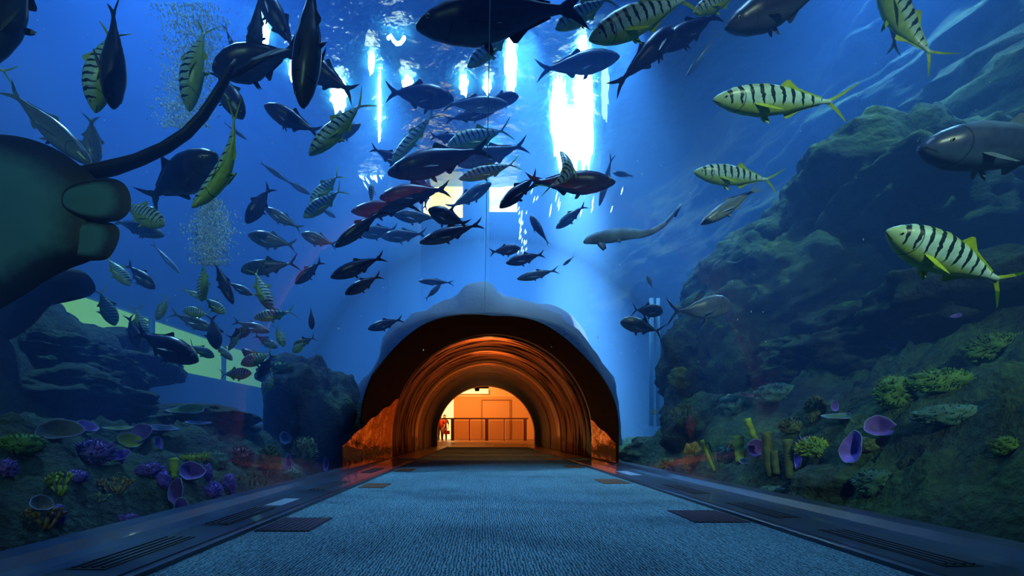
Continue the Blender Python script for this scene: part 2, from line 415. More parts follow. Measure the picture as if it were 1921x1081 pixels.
for t in [0, .15, .35, .6, .8, .93, 1.0]:
    yd = RY+.02 + .28*(1-math.sqrt(max(0, 1-(t)**2)))
    rings.append([P(a[0]*(1-t)+b_[0]*t, a[1]*(1-t)+b_[1]*t, RY+.02)+Vector((0, yd-RY, 0)) for a, b_ in zip(inn, oo)])
for D, k in ((11.2, 0), (12.0, .2), (13, .5), (14.2, .8), (15.2, 1.0), (16.5, 1.0), (18.5, 1), (20.5, 1.0), (22, 1), (23.6, 1)):
    rg = []
    for a, b_ in zip(oo, hump):
        Dd = min(D, 14.5)
        sx_, sy_ = a[0]*(1-k)+b_[0]*k, a[1]*(1-k)+b_[1]*k
        p = P(sx_, sy_, Dd); 
        if D > 14.5:
            p = Vector((p.x*(1+.06*(D-14.5)), 0, p.z))
            p.z = max(p.z, -.3)
        p.y = D
        nn = fbm(Vector((p.x*.55, p.y*.5, p.z*.55)), 5)
        p += (Vector((p.x-.2, 0, max(.1, p.z-.6))).normalized())*(.30*nn*min(1, (D-10.9)/1.2))
        rg.append(p)
    rings.append(rg)
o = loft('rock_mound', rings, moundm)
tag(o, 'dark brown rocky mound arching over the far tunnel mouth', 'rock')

# ------------------------------------------------------------------ floor
m, N, L, b = new_mat('ribbed_carpet')
tc = N.new('ShaderNodeTexCoord'); mp = N.new('ShaderNodeMapping'); mp.inputs['Scale'].default_value = (1, .22, 1)
L.new(tc.outputs['Object'], mp.inputs[0])
wv = N.new('ShaderNodeTexWave'); wv.wave_type = 'BANDS'; wv.bands_direction = 'X'; wv.inputs['Scale'].default_value = 20; wv.inputs['Distortion'].default_value = 5.5
wv.inputs['Detail'].default_value = 2; wv.inputs['Detail Scale'].default_value = 3
L.new(mp.outputs[0], wv.inputs['Vector'])
nz = N.new('ShaderNodeTexNoise'); nz.inputs['Scale'].default_value = 150; nz.inputs['Detail'].default_value = 3
mp2 = N.new('ShaderNodeMapping'); mp2.inputs['Scale'].default_value = (1, .45, 1); L.new(tc.outputs['Object'], mp2.inputs[0]); L.new(mp2.outputs[0], nz.inputs['Vector'])
n2 = N.new('ShaderNodeTexNoise'); n2.inputs['Scale'].default_value = 1.2; L.new(tc.outputs['Object'], n2.inputs['Vector'])
mxn = N.new('ShaderNodeMath'); mxn.operation = 'MULTIPLY_ADD'; L.new(nz.outputs['Fac'], mxn.inputs[0]); mxn.inputs[1].default_value = 1.9
sb = N.new('ShaderNodeMath'); sb.operation = 'MULTIPLY_ADD'; L.new(wv.outputs['Fac'], sb.inputs[0]); sb.inputs[1].default_value = .55; sb.inputs[2].default_value = -.70
L.new(sb.outputs[0], mxn.inputs[2])
r = ramp(N, [(.2, (.02, .05, .075)), (.55, (.12, .23, .29)), (.85, (.28, .43, .50))]); L.new(mxn.outputs[0], r.inputs['Fac'])
mx = N.new('ShaderNodeMixRGB'); mx.blend_type = 'MULTIPLY'; mx.inputs[0].default_value = .5
r2 = ramp(N, [(.3, (.6, .6, .6)), (.7, (1, 1, 1))]); L.new(n2.outputs['Fac'], r2.inputs['Fac']); L.new(r.outputs['Color'], mx.inputs[1]); L.new(r2.outputs['Color'], mx.inputs[2])
L.new(mx.outputs[0], b.inputs['Base Color']); b.inputs['Roughness'].default_value = .95; b.inputs['Specular IOR Level'].default_value = .1
bp = N.new('ShaderNodeBump'); bp.inputs['Distance'].default_value = .006; bp.inputs['Strength'].default_value = .8
L.new(mxn.outputs[0], bp.inputs['Height']); L.new(bp.outputs['Normal'], b.inputs['Normal'])
carpet = m
CL, CR = -1.36, 1.75
bm = bmesh.new(); box(bm, CL, CR, -5, 20.4, -.05, 0)
tag(bm_obj('floor_carpet', bm, carpet, smooth=False), 'blue grey ribbed carpet runner', 'carpet', kind='structure')
kerbm = simple('kerb_metal', (.018, .028, .055), .36, coat=.3, noise_amt=.25, scale=3)
gapm = simple('dark_channel', (.004, .005, .008), .6)
for side, xe, xo in (('left', CL, -1.93), ('right', CR, 2.34)):
    s = -1 if side == 'left' else 1
    d = abs(xo-xe)
    sec = [(xe, -.05), (xe, .022), (xe+s*.012, .028), (xe+s*.03, .028), (xe+s*.035, .008), (xe+s*.06, .008), (xe+s*.065, .022), (xe+s*d*.62, .026), (xe+s*d*.7, .032), (xe+s*d*.8, .05), (xe+s*d*.9, .085), (xe+s*(d+.02), .10), (xe+s*(d+.02), -.05)]
    o = sweep('baseboard_'+side, sec, [-5, 10.45], kerbm, smooth=False)
    tag(o, 'dark metal kerb with a raised edge beside the carpet', 'kerb', kind='structure')
    bm = bmesh.new(); xa, xb = sorted((xe+s*.036, xe+s*.059)); box(bm, xa, xb, -5, 10.4, .0081, .011)
    bm_obj('channel', bm, gapm, o, smooth=False)
    xa, xb = sorted((xe, .15+s*2.3)); bm = bmesh.new(); box(bm, xa, xb, 10.45, 20.0, -.04, .04)
    o = bm_obj('trim_kerb', bm, simple('inner_kerb_'+side, (.12, .05, .03), .35), smooth=False); o['kind'] = 'structure'
# carpet grilles
grm = simple('carpet_grille', (.035, .012, .03), .45)
grm2 = simple('carpet_grille_warm', (.16, .06, .03), .5)
def fpt(x, y): D = CZ*FPX/(y-CY); return (x-CX)*D/FPX, D
def grille(x0, x1, y0, y1, mat, lab, side):
    xa = fpt(x0, (y0+y1)/2)[0]; xb = fpt(x1, (y0+y1)/2)[0]; Da = CZ*FPX/(y1-CY); Db = CZ*FPX/(y0-CY)
    bm_ = bmesh.new(); box(bm_, xa, xb, Da, Db, .0005, .006)
    o_ = bm_obj('floor_grille', bm_, mat, smooth=False); o_.name = 'air_grille'
    bm_ = bmesh.new(); n = 10
    for i in range(n):
        xx = xa+(xb-xa)*(i+.3)/n; box(bm_, xx, xx+(xb-xa)*.4/n, Da+.01, Db-.01, .006, .009)
    bm_obj('slats', bm_, mat, o_, smooth=False)
    tag(o_, lab, 'floor grille', 'grilles let into the carpet')
gd = [(505, 602, 973, 998, grm, 'nearest dark grille along the left carpet edge'), (680, 726, 908, 916, grm2, 'brown grille second nearest on the left carpet edge'),
      (744, 777, 880, 885, grm2, 'brown grille third nearest on the left carpet edge'), (785, 805, 866, 869, grm2, 'thin grille fourth nearest on the left carpet edge'),
      (808, 824, 855.5, 857.5, grm2, 'thin grille fifth nearest on the left carpet edge'),
      (1278, 1375, 959, 981, grm, 'nearest dark grille along the right carpet edge'), (1123, 1172, 900, 908, grm2, 'brown grille second nearest on the right carpet edge'),
      (1060, 1092, 874, 878, grm2, 'brown grille third nearest on the right carpet edge'), (1025, 1050, 861, 863.5, grm2, 'thin grille fourth nearest on the right carpet edge'),
      (1002, 1022, 852, 854, grm2, 'thin grille fifth nearest on the right carpet edge')]
for g_ in gd: grille(*g_, None)
# kerb vents and silver plates
ventm = simple('black_vent', (.006, .007, .012), .5); silver = simple('silver_plate', (.55, .62, .75), .3, metal=.6)
def kerb_vent(side, D0, D1, lab, mat=None, wide=.16, name='kerb_vent'):
    s = -1 if side == 'left' else 1; xe = CL if s < 0 else CR
    x0 = xe+s*.17; xa, xb = sorted((x0, x0+s*wide))
    bm_ = bmesh.new(); box(bm_, xa, xb, D0, D1, .022, .0275)
    o_ = bm_obj(name, bm_, mat or ventm, smooth=False)
    if mat is None:
        bm_ = bmesh.new()
        for i in range(4):
            xx = xa+.01+(xb-xa)*i/4; box(bm_, xx, xx+.014, D0+.02, D1-.02, .0275, .033)
        bm_obj('slats', bm_, simple('vent_slat', (.03, .035, .06), .4), o_, smooth=False)
    tag(o_, lab, 'vent' if mat is None else 'plate', 'fittings let into the metal kerbs')
kerb_vent('left', 2.05, 2.7, 'long black vent in the left kerb nearest the viewer')
kerb_vent('left', 3.05, 3.75, 'black vent in the left kerb before the silver plate')
kerb_vent('left', 4.9, 5.8, 'black vent in the left kerb beyond the silver plate')
kerb_vent('left', 7.0, 7.9, 'small brown lit vent in the left kerb near the tunnel ring')
kerb_vent('right', 2.1, 2.9, 'long black vent in the right kerb nearest the viewer')
kerb_vent('right', 3.3, 4.0, 'black vent in the right kerb before the silver plate')
kerb_vent('right', 4.6, 5.4, 'short black vent in the right kerb, next one before the plate')
kerb_vent('left', 3.85, 4.25, 'silver plate set in the left kerb', silver, .13, 'kerb_plate')
kerb_vent('right', 6.6, 7.3, 'silver plate set in the right kerb', silver, .16, 'kerb_plate')

# far lobby beyond the arch: floor, walls, railing, people
lobm = simple('lobby_floor', (.10, .045, .025), .4, noise_amt=.3, scale=2)
me = sweep('floor_lobby', [(-3.7, -.03), (3.9, -.03)], [20.35, 36], lobm); me['kind'] = 'structure'
for vtx in me.data.vertices:
    if vtx.co.y > 30: vtx.co.z = .15
cream = simple('cream_lobby_wall', (.72, .5, .3), .7, noise_amt=.1, scale=1)
tanp = simple('tan_lobby_panel', (.50, .27, .13), .6)
bm = bmesh.new(); box(bm, -3.85, 4.05, 35, 35.2, 0, 4.2); tag(bm_obj('wall_lobby', bm, cream, smooth=False), kind='structure')
bm = bmesh.new(); box(bm, -3.85, -3.7, 20.5, 35, -.1, 4.1); box(bm, 3.9, 4.05, 20.5, 35, -.1, 4.1); tag(bm_obj('wall_lobby_side', bm, cream, smooth=False), kind='structure')
bm = bmesh.new(); box(bm, -3.85, 4.05, 20.5, 35, 4.1, 4.2); tag(bm_obj('ceiling_lobby', bm, cream, smooth=False), kind='structure')
# wall between arch and lobby
sec = arch(2.26, 2.26, xc=.14, zb=-.05, n=30)
v = []; f = []
for (x, z) in sec:
    v.append((x, 20.36, z)); d_ = Vector((x-.14, z-.3)); k = 6
    v.append((max(-3.8, min(4.0, .14+(x-.14)*3)), 20.36, min(4.1, max(-.05, z*3 if z > .1 else z))))
for i in range(len(sec)-1): f.append((2*i, 2*i+2, 2*i+3, 2*i+1))
tag(me_obj('wall_arch_end', v, f, tanp, smooth=False), kind='structure')
def wallpx(x0, x1, y0, y1, D, t=.06):
    a = P(x0, y1, D); b_ = P(x1, y0, D); bm_ = bmesh.new(); box(bm_, a.x, b_.x, D-t, D, a.z, b_.z); return bm_
tag(bm_obj('wall_panel', wallpx(852, 1040, 745, 828, 34.9, .5), tanp, smooth=False), kind='structure')
o = bm_obj('door_panel', wallpx(905, 956, 752, 828, 34.35, .05), simple('lobby_door', (.46, .24, .11), .5), smooth=False); o.name = 'door_1'; o['kind'] = 'structure'
bm = bmesh.new(); a = P(904, 828, 34.28); b_ = P(957, 751, 34.28)
box(bm, a.x-.06, a.x, 34.26, 34.34, a.z, b_.z+.06); box(bm, b_.x, b_.x+.06, 34.26, 34.34, a.z, b_.z+.06); box(bm, a.x, b_.x, 34.26, 34.34, b_.z, b_.z+.06)
bm_obj('door_frame', bm, simple('door_trim', (.28, .13, .06), .5), o, smooth=False)
beam_m = simple('dark_beam', (.05, .012, .01), .5)
bm = wallpx(870, 917, 723, 729, 24, .3)
o = bm_obj('lamp_track', bm, beam_m, smooth=False); tag(o, 'dark lighting track under the lobby ceiling', 'track')
bm = bmesh.new(); q0 = P(895, 720, 23.7); q1 = P(895, 734, 23.7); tube(bm, [q0, q0*.4+q1*.6, q1], [.05, .12, .1], 12)
o = bm_obj('spot_lamp', bm, beam_m); tag(o, 'small dark spotlight hanging from the lobby track', 'lamp')
# railing
railm = simple('dark_rail', (.06, .012, .01), .35)
glassm, N, L, b = new_mat('rail_glass'); N.remove(b)
t1 = N.new('ShaderNodeBsdfTransparent'); t1.inputs[0].default_value = (.85, .78, .72, 1); g1 = N.new('ShaderNodeBsdfGlossy'); g1.inputs['Roughness'].default_value = .1
ms = N.new('ShaderNodeMixShader'); ms.inputs[0].default_value = .08; L.new(t1.outputs[0], ms.inputs[1]); L.new(g1.outputs[0], ms.inputs[2]); L.new(ms.outputs[0], N['Material Output'].inputs[0])
DR = 28.0
rr = empty('glass_railing', P(915, 827, DR)); tag(rr, 'glass railing with dark posts across the tunnel exit', 'railing')
org = rr.location
def rel(bm_, name, mat):
    bmesh.ops.translate(bm_, verts=bm_.verts, vec=-org); return bm_obj(name, bm_, mat, rr, smooth=False)
bm = bmesh.new(); a = P(824, 788, DR); b_ = P(991, 785, DR); box(bm, a.x, b_.x, DR-.05, DR+.05, b_.z-.06, b_.z+.02); rel(bm, 'handrail', railm)
for x_, wd in ((849, 6.5), (913, 6.5), (985, 6), (881, 2), (946, 1.6)):
    bm = bmesh.new(); a = P(x_-wd/2, 827, DR-.02); b_ = P(x_+wd/2, 787, DR); box(bm, a.x, b_.x, DR-.05, DR+.03, a.z, b_.z); rel(bm, 'post', railm)
for xa, xb in ((853, 880), (883, 909), (917, 945), (948, 981)):
    bm = bmesh.new(); a = P(xa, 825, DR); b_ = P(xb, 789, DR); box(bm, a.x, b_.x, DR-.01, DR+.01, a.z, b_.z); rel(bm, 'glass_pane', glassm)
# bright lobby areas put in as glowing amber panels, people
bright = emit('amber_glow_panel', (1, .62, .2), 2.2)
o = bm_obj('glow_panel', wallpx(826, 851, 730, 830, 34.8, .1), bright, smooth=False); tag(o, 'tall glowing amber panel at the end of the lobby', 'light')
o = bm_obj('glow_panel', wallpx(856, 916, 730, 739, 34.5, .1), bright, smooth=False); tag(o, 'low amber glowing strip above the lobby door', 'light')
skin = simple('person_skin', (.5, .25, .15), .6)
def person(x, h, D, shirt, trouser, lab, hair=(.02, .01, .01)):
    g0 = P(x, 827, D); o_ = empty('person', g0); tag(o_, lab, 'person', 'people in the lobby')
    k = h/1.7
    def body(name, edges, mat):
        bm_ = bmesh.new()
        for pts, rad in edges: tube(bm_, [Vector(p)*k for p in pts], [r_*k for r_ in rad], 10)
        return bm_obj(name, bm_, mat, o_)
    body('body', [([(0, 0, 1.42), (0, 0, 1.5), (0, -.01, 1.56), (0, -.01, 1.64), (0, 0, 1.72)], [.05, .055, .09, .095, .04]),
                  ([(.2, 0, 1.38), (.25, .02, 1.1), (.24, -.06, .86), (.24, -.08, .76)], [.045, .04, .032, .03]), ([(-.2, 0, 1.38), (-.26, .02, 1.1), (-.25, -.04, .86), (-.25, -.06, .76)], [.045, .04, .032, .03])], skin)
    body('shirt', [([(0, 0, .88), (0, 0, 1.1), (0, 0, 1.3), (0, 0, 1.42), (0, 0, 1.46)], [.15, .145, .18, .15, .06]),
                   ([(.15, 0, 1.4), (.22, 0, 1.3), (.25, .01, 1.12)], [.06, .062, .055]), ([(-.15, 0, 1.4), (-.22, 0, 1.3), (-.26, .01, 1.12)], [.06, .062, .055])], shirt)
    body('trousers', [([(.08, 0, .9), (.1, 0, .5), (.11, .02, .08)], [.1, .075, .055]), ([(-.08, 0, .9), (-.1, 0, .5), (-.13, -.05, .08)], [.1, .075, .055])], trouser)
    body('hair', [([(0, .02, 1.6), (0, .02, 1.68), (0, .01, 1.75)], [.1, .105, .05])], simple('hair', hair, .7))
    for sx_ in (-.12, .11): body('shoe', [([(sx_, .06, .035), (sx_, -.05, .04), (sx_, -.17, .03)], [.035, .045, .03])], simple('shoe', (.02, .01, .01), .6))
red = simple('red_cloth', (.6, .02, .01), .6); dk = simple('dark_cloth', (.08, .02, .015), .7)
person(826, 1.5, 29.5, red, dk, 'person in a red top behind the railing')
person(834, 1.55, 31, dk, dk, 'person in dark clothes standing beyond the red top')
o = bm_obj('red_box', wallpx(834, 844, 808, 815, 29, .3), red, smooth=False); tag(o, 'small red box at the end of the railing', 'box')
# ------------------------------------------------------------------ fish
def cr(pts, s):
    for (a, va), (b_, vb) in zip(pts, pts[1:]):
        if s <= b_:
            u = (s-a)/(b_-a); u = u*u*(3-2*u)*.35+u*.65
            return va+(vb-va)*u
    return pts[-1][1]
PROF = {  # (top, bottom, half-width) along nose 0 -> tail root 1, unit body height 1
 'jack': ([(0, .03), (.03, .13), (.08, .24), (.16, .37), (.28, .46), (.42, .49), (.6, .40), (.78, .22), (.92, .085), (1, .06)],
          [(0, -.05), (.03, -.14), (.08, -.24), (.16, -.36), (.28, -.46), (.42, -.51), (.6, -.42), (.78, -.22), (.92, -.08), (1, -.06)],
          [(0, .04), (.04, .13), (.12, .25), (.28, .33), (.45, .32), (.65, .22), (.85, .09), (1, .045)]),
 'slim': ([(0, .02), (.04, .13), (.12, .27), (.25, .40), (.4, .46), (.55, .43), (.72, .30), (.88, .15), (1, .08)],
          [(0, -.10), (.04, -.20), (.12, -.33), (.25, -.46), (.4, -.54), (.55, -.49), (.72, -.31), (.88, -.13), (1, -.08)],
          [(0, .08), (.05, .2), (.14, .33), (.3, .42), (.5, .38), (.7, .24), (.88, .1), (1, .05)]),
 'deep': ([(0, .0), (.03, .17), (.08, .32), (.18, .46), (.32, .52), (.48, .48), (.65, .33), (.82, .13), (.93, .055), (1, .05)],
          [(0, -.08), (.04, -.2), (.1, -.3), (.2, -.39), (.35, -.47), (.5, -.46), (.65, -.32), (.82, -.12), (.93, -.055), (1, -.05)],
          [(0, .05), (.05, .14), (.14, .24), (.3, .3), (.5, .27), (.7, .16), (.88, .06), (1, .03)]),
 'grouper': ([(0, .0), (.04, .16), (.12, .30), (.22, .42), (.36, .50), (.55, .48), (.75, .34), (.9, .2), (1, .16)],
          [(0, -.16), (.03, -.25), (.1, -.36), (.22, -.48), (.36, -.5), (.55, -.46), (.75, -.30), (.9, -.17), (1, -.14)],
          [(0, .14), (.06, .27), (.18, .40), (.34, .44), (.55, .38), (.75, .24), (.9, .12), (1, .08)]),
}
BL = .84                        # body runs from x=.5 to x=.5-BL
def bendy(v, bd):
    return Vector((v[0], v[1]-bd*.85*(.25-v[0]*v[0]), v[2]))
def fish_body(kind, bd, bh=.25):
    T_, B_, W_ = PROF[kind]; n = 20; ns = 34; v = []; f = []
    for i in range(ns+1):
        s = (i/ns)**1.25; x = .5-BL*s
        t, b_, w_ = cr(T_, s)*bh, cr(B_, s)*bh, cr(W_, s)*bh
        for k in range(n):
            a = 2*math.pi*k/n; ca, sa = math.cos(a), math.sin(a)
            y = w_*math.copysign(abs(ca)**.9, ca)
            mid = (t+b_)/2; z = mid+(t-b_)/2*math.copysign(abs(sa)**.85, sa)
            v.append(bendy((x, y, z), bd))
    for i in range(ns):
        for k in range(n):
            a = i*n+k; c_ = i*n+(k+1) % n; f.append((a, c_, c_+n, a+n))
    f.append(tuple(range(n))[::-1]); f.append(tuple(range(ns*n, ns*n+n)))
    return v, f
def fin(outline, th=.006, bd=0, axis='z', org=(0, 0, 0), splay=0, sweepv=0):
    """solid fin from a 2-D outline; axis z: in the body's mid plane; axis y: paddle leaving the side"""
    n = len(outline); cx = sum(p[0] for p in outline)/n; cz = sum(p[1] for p in outline)/n
    v = []
    for p in outline: v.append((p[0], 0.0, p[1]))
    v += [(cx, th/2, cz), (cx, -th/2, cz)]
    f = []
    for i in range(n):
        j = (i+1) % n; f.append((i, j, n)); f.append((j, i, n+1))
    out_ = []
    for x, y, z in v:
        if axis == 'y':          # outline: x back along body, z = outward length
            L_ = z; z2 = -L_*math.sin(splay); y2 = L_*math.cos(splay)+(.05*L_*L_/.1)
            q = Vector((org[0]+x, org[1][0]+org[1][1]*y2 if isinstance(org[1], tuple) else org[1]+y2, org[2]+z2+y))
        else: q = Vector((x+org[0], y+org[1], z+org[2]))
        out_.append(bendy(q, bd))
    return out_, f
def tailfin(span, fork=.12, root=.035, bd=0, th=.010):
    x0 = .5-BL+.02; tip = -.5
    o_ = [(x0, root*.55), (x0-.03, root*1.0), (x0-.07, span*.42), (tip+.015, span*.92), (tip, span), (tip+.012, span*.86), (tip+fork*.55, span*.36), (tip+fork*.92, .012), (tip+fork, 0),
          (tip+fork*.92, -.012), (tip+fork*.55, -span*.36), (tip+.012, -span*.86), (tip, -span), (tip+.015, -span*.92), (x0-.07, -span*.42), (x0-.03, -root), (x0, -root*.55)]
    # strip triangulation about a spine to avoid folded faces
    n = len(o_); v = []; f = []
    spine = (x0-.02, 0)
    for p in o_: v.append((p[0], 0, p[1]))
    v += [(spine[0], th/2, 0), (spine[0], -th/2, 0), (tip+fork+.005, th/2*.5, 0), (tip+fork+.005, -th/2*.5, 0)]
    up = [0, 1, 2, 3, 4, 5, 6, 7, 8]; 
    half = [(0, 1), (1, 2), (2, 6), (6, 7), (7, 8)]
    for sgn in (0, 1):
        idx = (lambda i: i) if not sgn else (lambda i: n-1-i)
        for side, C1, C2 in ((0, n, n+2), (1, n+1, n+3)):
            tri = [(idx(0), idx(1), C1), (idx(1), idx(2), C1), (idx(2), C2, C1), (idx(2), idx(6), C2), (idx(6), idx(7), C2), (idx(7), 8, C2),
                   (idx(2), idx(3), idx(6)), (idx(3), idx(5), idx(6)), (idx(3), idx(4), idx(5))]
            for t in tri:
                f.append(t if (side+sgn) % 2 == 0 else t[::-1])
    return [bendy(q, bd) for q in v], f

def fish_material(name, base, belly, back, stripes=None, rough=.35, spots=None):
    m, N, L, b = new_mat(name)
    tc = N.new('ShaderNodeTexCoord'); sp = N.new('ShaderNodeSeparateXYZ'); L.new(tc.outputs['Object'], sp.inputs[0])
    mr = N.new('ShaderNodeMapRange'); mr.inputs['From Min'].default_value = -.125; mr.inputs['From Max'].default_value = .125
    L.new(sp.outputs['Z'], mr.inputs['Value'])
    r = ramp(N, [(.0, belly), (.36, belly), (.52, base), (.84, base), (.97, back)]); L.new(mr.outputs[0], r.inputs['Fac'])
    nz = N.new('ShaderNodeTexNoise'); nz.inputs['Scale'].default_value = 22; nz.inputs['Detail'].default_value = 6; L.new(tc.outputs['Object'], nz.inputs['Vector'])
    mx = N.new('ShaderNodeMixRGB'); mx.blend_type = 'MULTIPLY'; mx.inputs[0].default_value = .6
    r2 = ramp(N, [(.3, (.55, .55, .55)), (.65, (1, 1, 1))]); L.new(nz.outputs['Fac'], r2.inputs['Fac'])
    L.new(r.outputs['Color'], mx.inputs[1]); L.new(r2.outputs['Color'], mx.inputs[2]); col = mx.outputs[0]
    def math_(op, a, b_=None, c_=None):
        n = N.new('ShaderNodeMath'); n.operation = op
        for i, q in enumerate((a, b_, c_)):
            if q is None: continue
            if isinstance(q, (int, float)): n.inputs[i].default_value = q
            else: L.new(q, n.inputs[i])
        return n.outputs[0]
    if stripes:
        wob = math_('MULTIPLY', math_('SUBTRACT', nz.outputs['Fac'], .5), .045)
        xx = math_('ADD', math_('ADD', sp.outputs['X'], math_('MULTIPLY', sp.outputs['Z'], -.28)), wob)
        sn = math_('SINE', math_('MULTIPLY', xx, 2*math.pi*13.5))
        zt = math_('MULTIPLY', math_('SUBTRACT', .055, sp.outputs['Z']), 7.5)        # bars thin out downwards
        thr = math_('ADD', .35, math_('MAXIMUM', zt, 0))
        msk = math_('GREATER_THAN', sn, thr)
        msk = math_('MULTIPLY', msk, math_('GREATER_THAN', sp.outputs['X'], -.27)); msk = math_('MULTIPLY', msk, math_('LESS_THAN', sp.outputs['X'], .45))
        m2 = N.new('ShaderNodeMixRGB'); L.new(msk, m2.inputs[0]); L.new(col, m2.inputs[1]); m2.inputs[2].default_value = (*stripes, 1); col = m2.outputs[0]
    if stripes:
        hd = N.new('ShaderNodeMapRange'); hd.inputs['From Min'].default_value = .30; hd.inputs['From Max'].default_value = .44; hd.inputs['To Max'].default_value = .7
        L.new(sp.outputs['X'], hd.inputs['Value']); mh = N.new('ShaderNodeMixRGB'); L.new(math_('MULTIPLY', hd.outputs[0], math_('SUBTRACT', 1, msk)), mh.inputs[0]); L.new(col, mh.inputs[1]); mh.inputs[2].default_value = (*back, 1); col = mh.outputs[0]
    # gill cover arc and mouth line
    dx = math_('SUBTRACT', sp.outputs['X'], .42); rr_ = math_('SQRT', math_('ADD', math_('MULTIPLY', dx, dx), math_('MULTIPLY', sp.outputs['Z'], sp.outputs['Z'])))
    gill = math_('LESS_THAN', math_('ABSOLUTE', math_('SUBTRACT', rr_, .125)), .004)
    gill = math_('MULTIPLY', gill, math_('LESS_THAN', dx, 0)); 
    mz = math_('ADD', sp.outputs['Z'], .012)
    mouth = math_('MULTIPLY', math_('LESS_THAN', math_('ABSOLUTE', math_('ADD', mz, math_('MULTIPLY', math_('SUBTRACT', .5, sp.outputs['X']), .35))), .0035), math_('GREATER_THAN', sp.outputs['X'], .445))
    lm = math_('MULTIPLY', math_('MAXIMUM', gill, mouth), .75)
    m3 = N.new('ShaderNodeMixRGB'); L.new(lm, m3.inputs[0]); L.new(col, m3.inputs[1]); m3.inputs[2].default_value = (.005, .01, .015, 1); col = m3.outputs[0]
    L.new(col, b.inputs['Base Color']); b.inputs['Roughness'].default_value = rough; b.inputs['Specular IOR Level'].default_value = .5
    return m
M_body = {
 'g': fish_material('golden_trevally_skin', (.62, .92, .90), (.44, .64, .16), (.36, .52, .2), (.012, .03, .04)),
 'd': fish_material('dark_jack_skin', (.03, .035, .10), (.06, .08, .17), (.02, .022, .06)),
 's': fish_material('silver_jack_skin', (.16, .22, .30), (.24, .32, .38), (.22, .34, .38), rough=.28),
 'j': fish_material('giant_trevally_skin', (.10, .15, .22), (.18, .24, .3), (.12, .2, .26)),
 'r': fish_material('grouper_skin', (.035, .06, .17), (.05, .10, .22), (.13, .24, .5))}
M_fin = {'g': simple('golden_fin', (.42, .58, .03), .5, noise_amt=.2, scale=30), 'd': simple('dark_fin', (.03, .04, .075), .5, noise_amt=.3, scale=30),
         's': simple('silver_fin', (.16, .24, .34), .45, noise_amt=.2, scale=30), 'j': simple('trevally_fin', (.05, .075, .12), .5, noise_amt=.2, scale=30),
         'r': simple('grouper_fin', (.1, .16, .26), .5, noise_amt=.2, scale=30)}
M_eye = simple('fish_eye_black', (.004, .004, .006), .08, spec=.8)
M_iris = simple('fish_eye_ring', (.55, .55, .3), .3)
SHAPE = {'g': 'jack', 'd': 'slim', 's': 'slim', 'j': 'deep', 'r': 'grouper'}
CAT = {'g': 'striped_trevally', 'd': 'dark_jack', 's': 'silver_jack', 'j': 'giant_trevally', 'r': 'grouper'}
CACHE = {}
def mesh_of(key, maker, mat):
    if key not in CACHE:
        v, f = maker(); me = bpy.data.meshes.new(key[0]); me.from_pydata([tuple(q) for q in v], [], f); me.update()
        bmx = bmesh.new(); bmx.from_mesh(me); bmesh.ops.recalc_face_normals(bmx, faces=bmx.faces); bmx.to_mesh(me); bmx.free()
        me.materials.append(mat); me.polygons.foreach_set('use_smooth', [not key[0].endswith('fin')]*len(me.polygons)); CACHE[key] = me
    return CACHE[key]
def add_part(root, name, me):
    o = bpy.data.objects.new(name, me); COL.objects.link(o); o.parent = root; return o
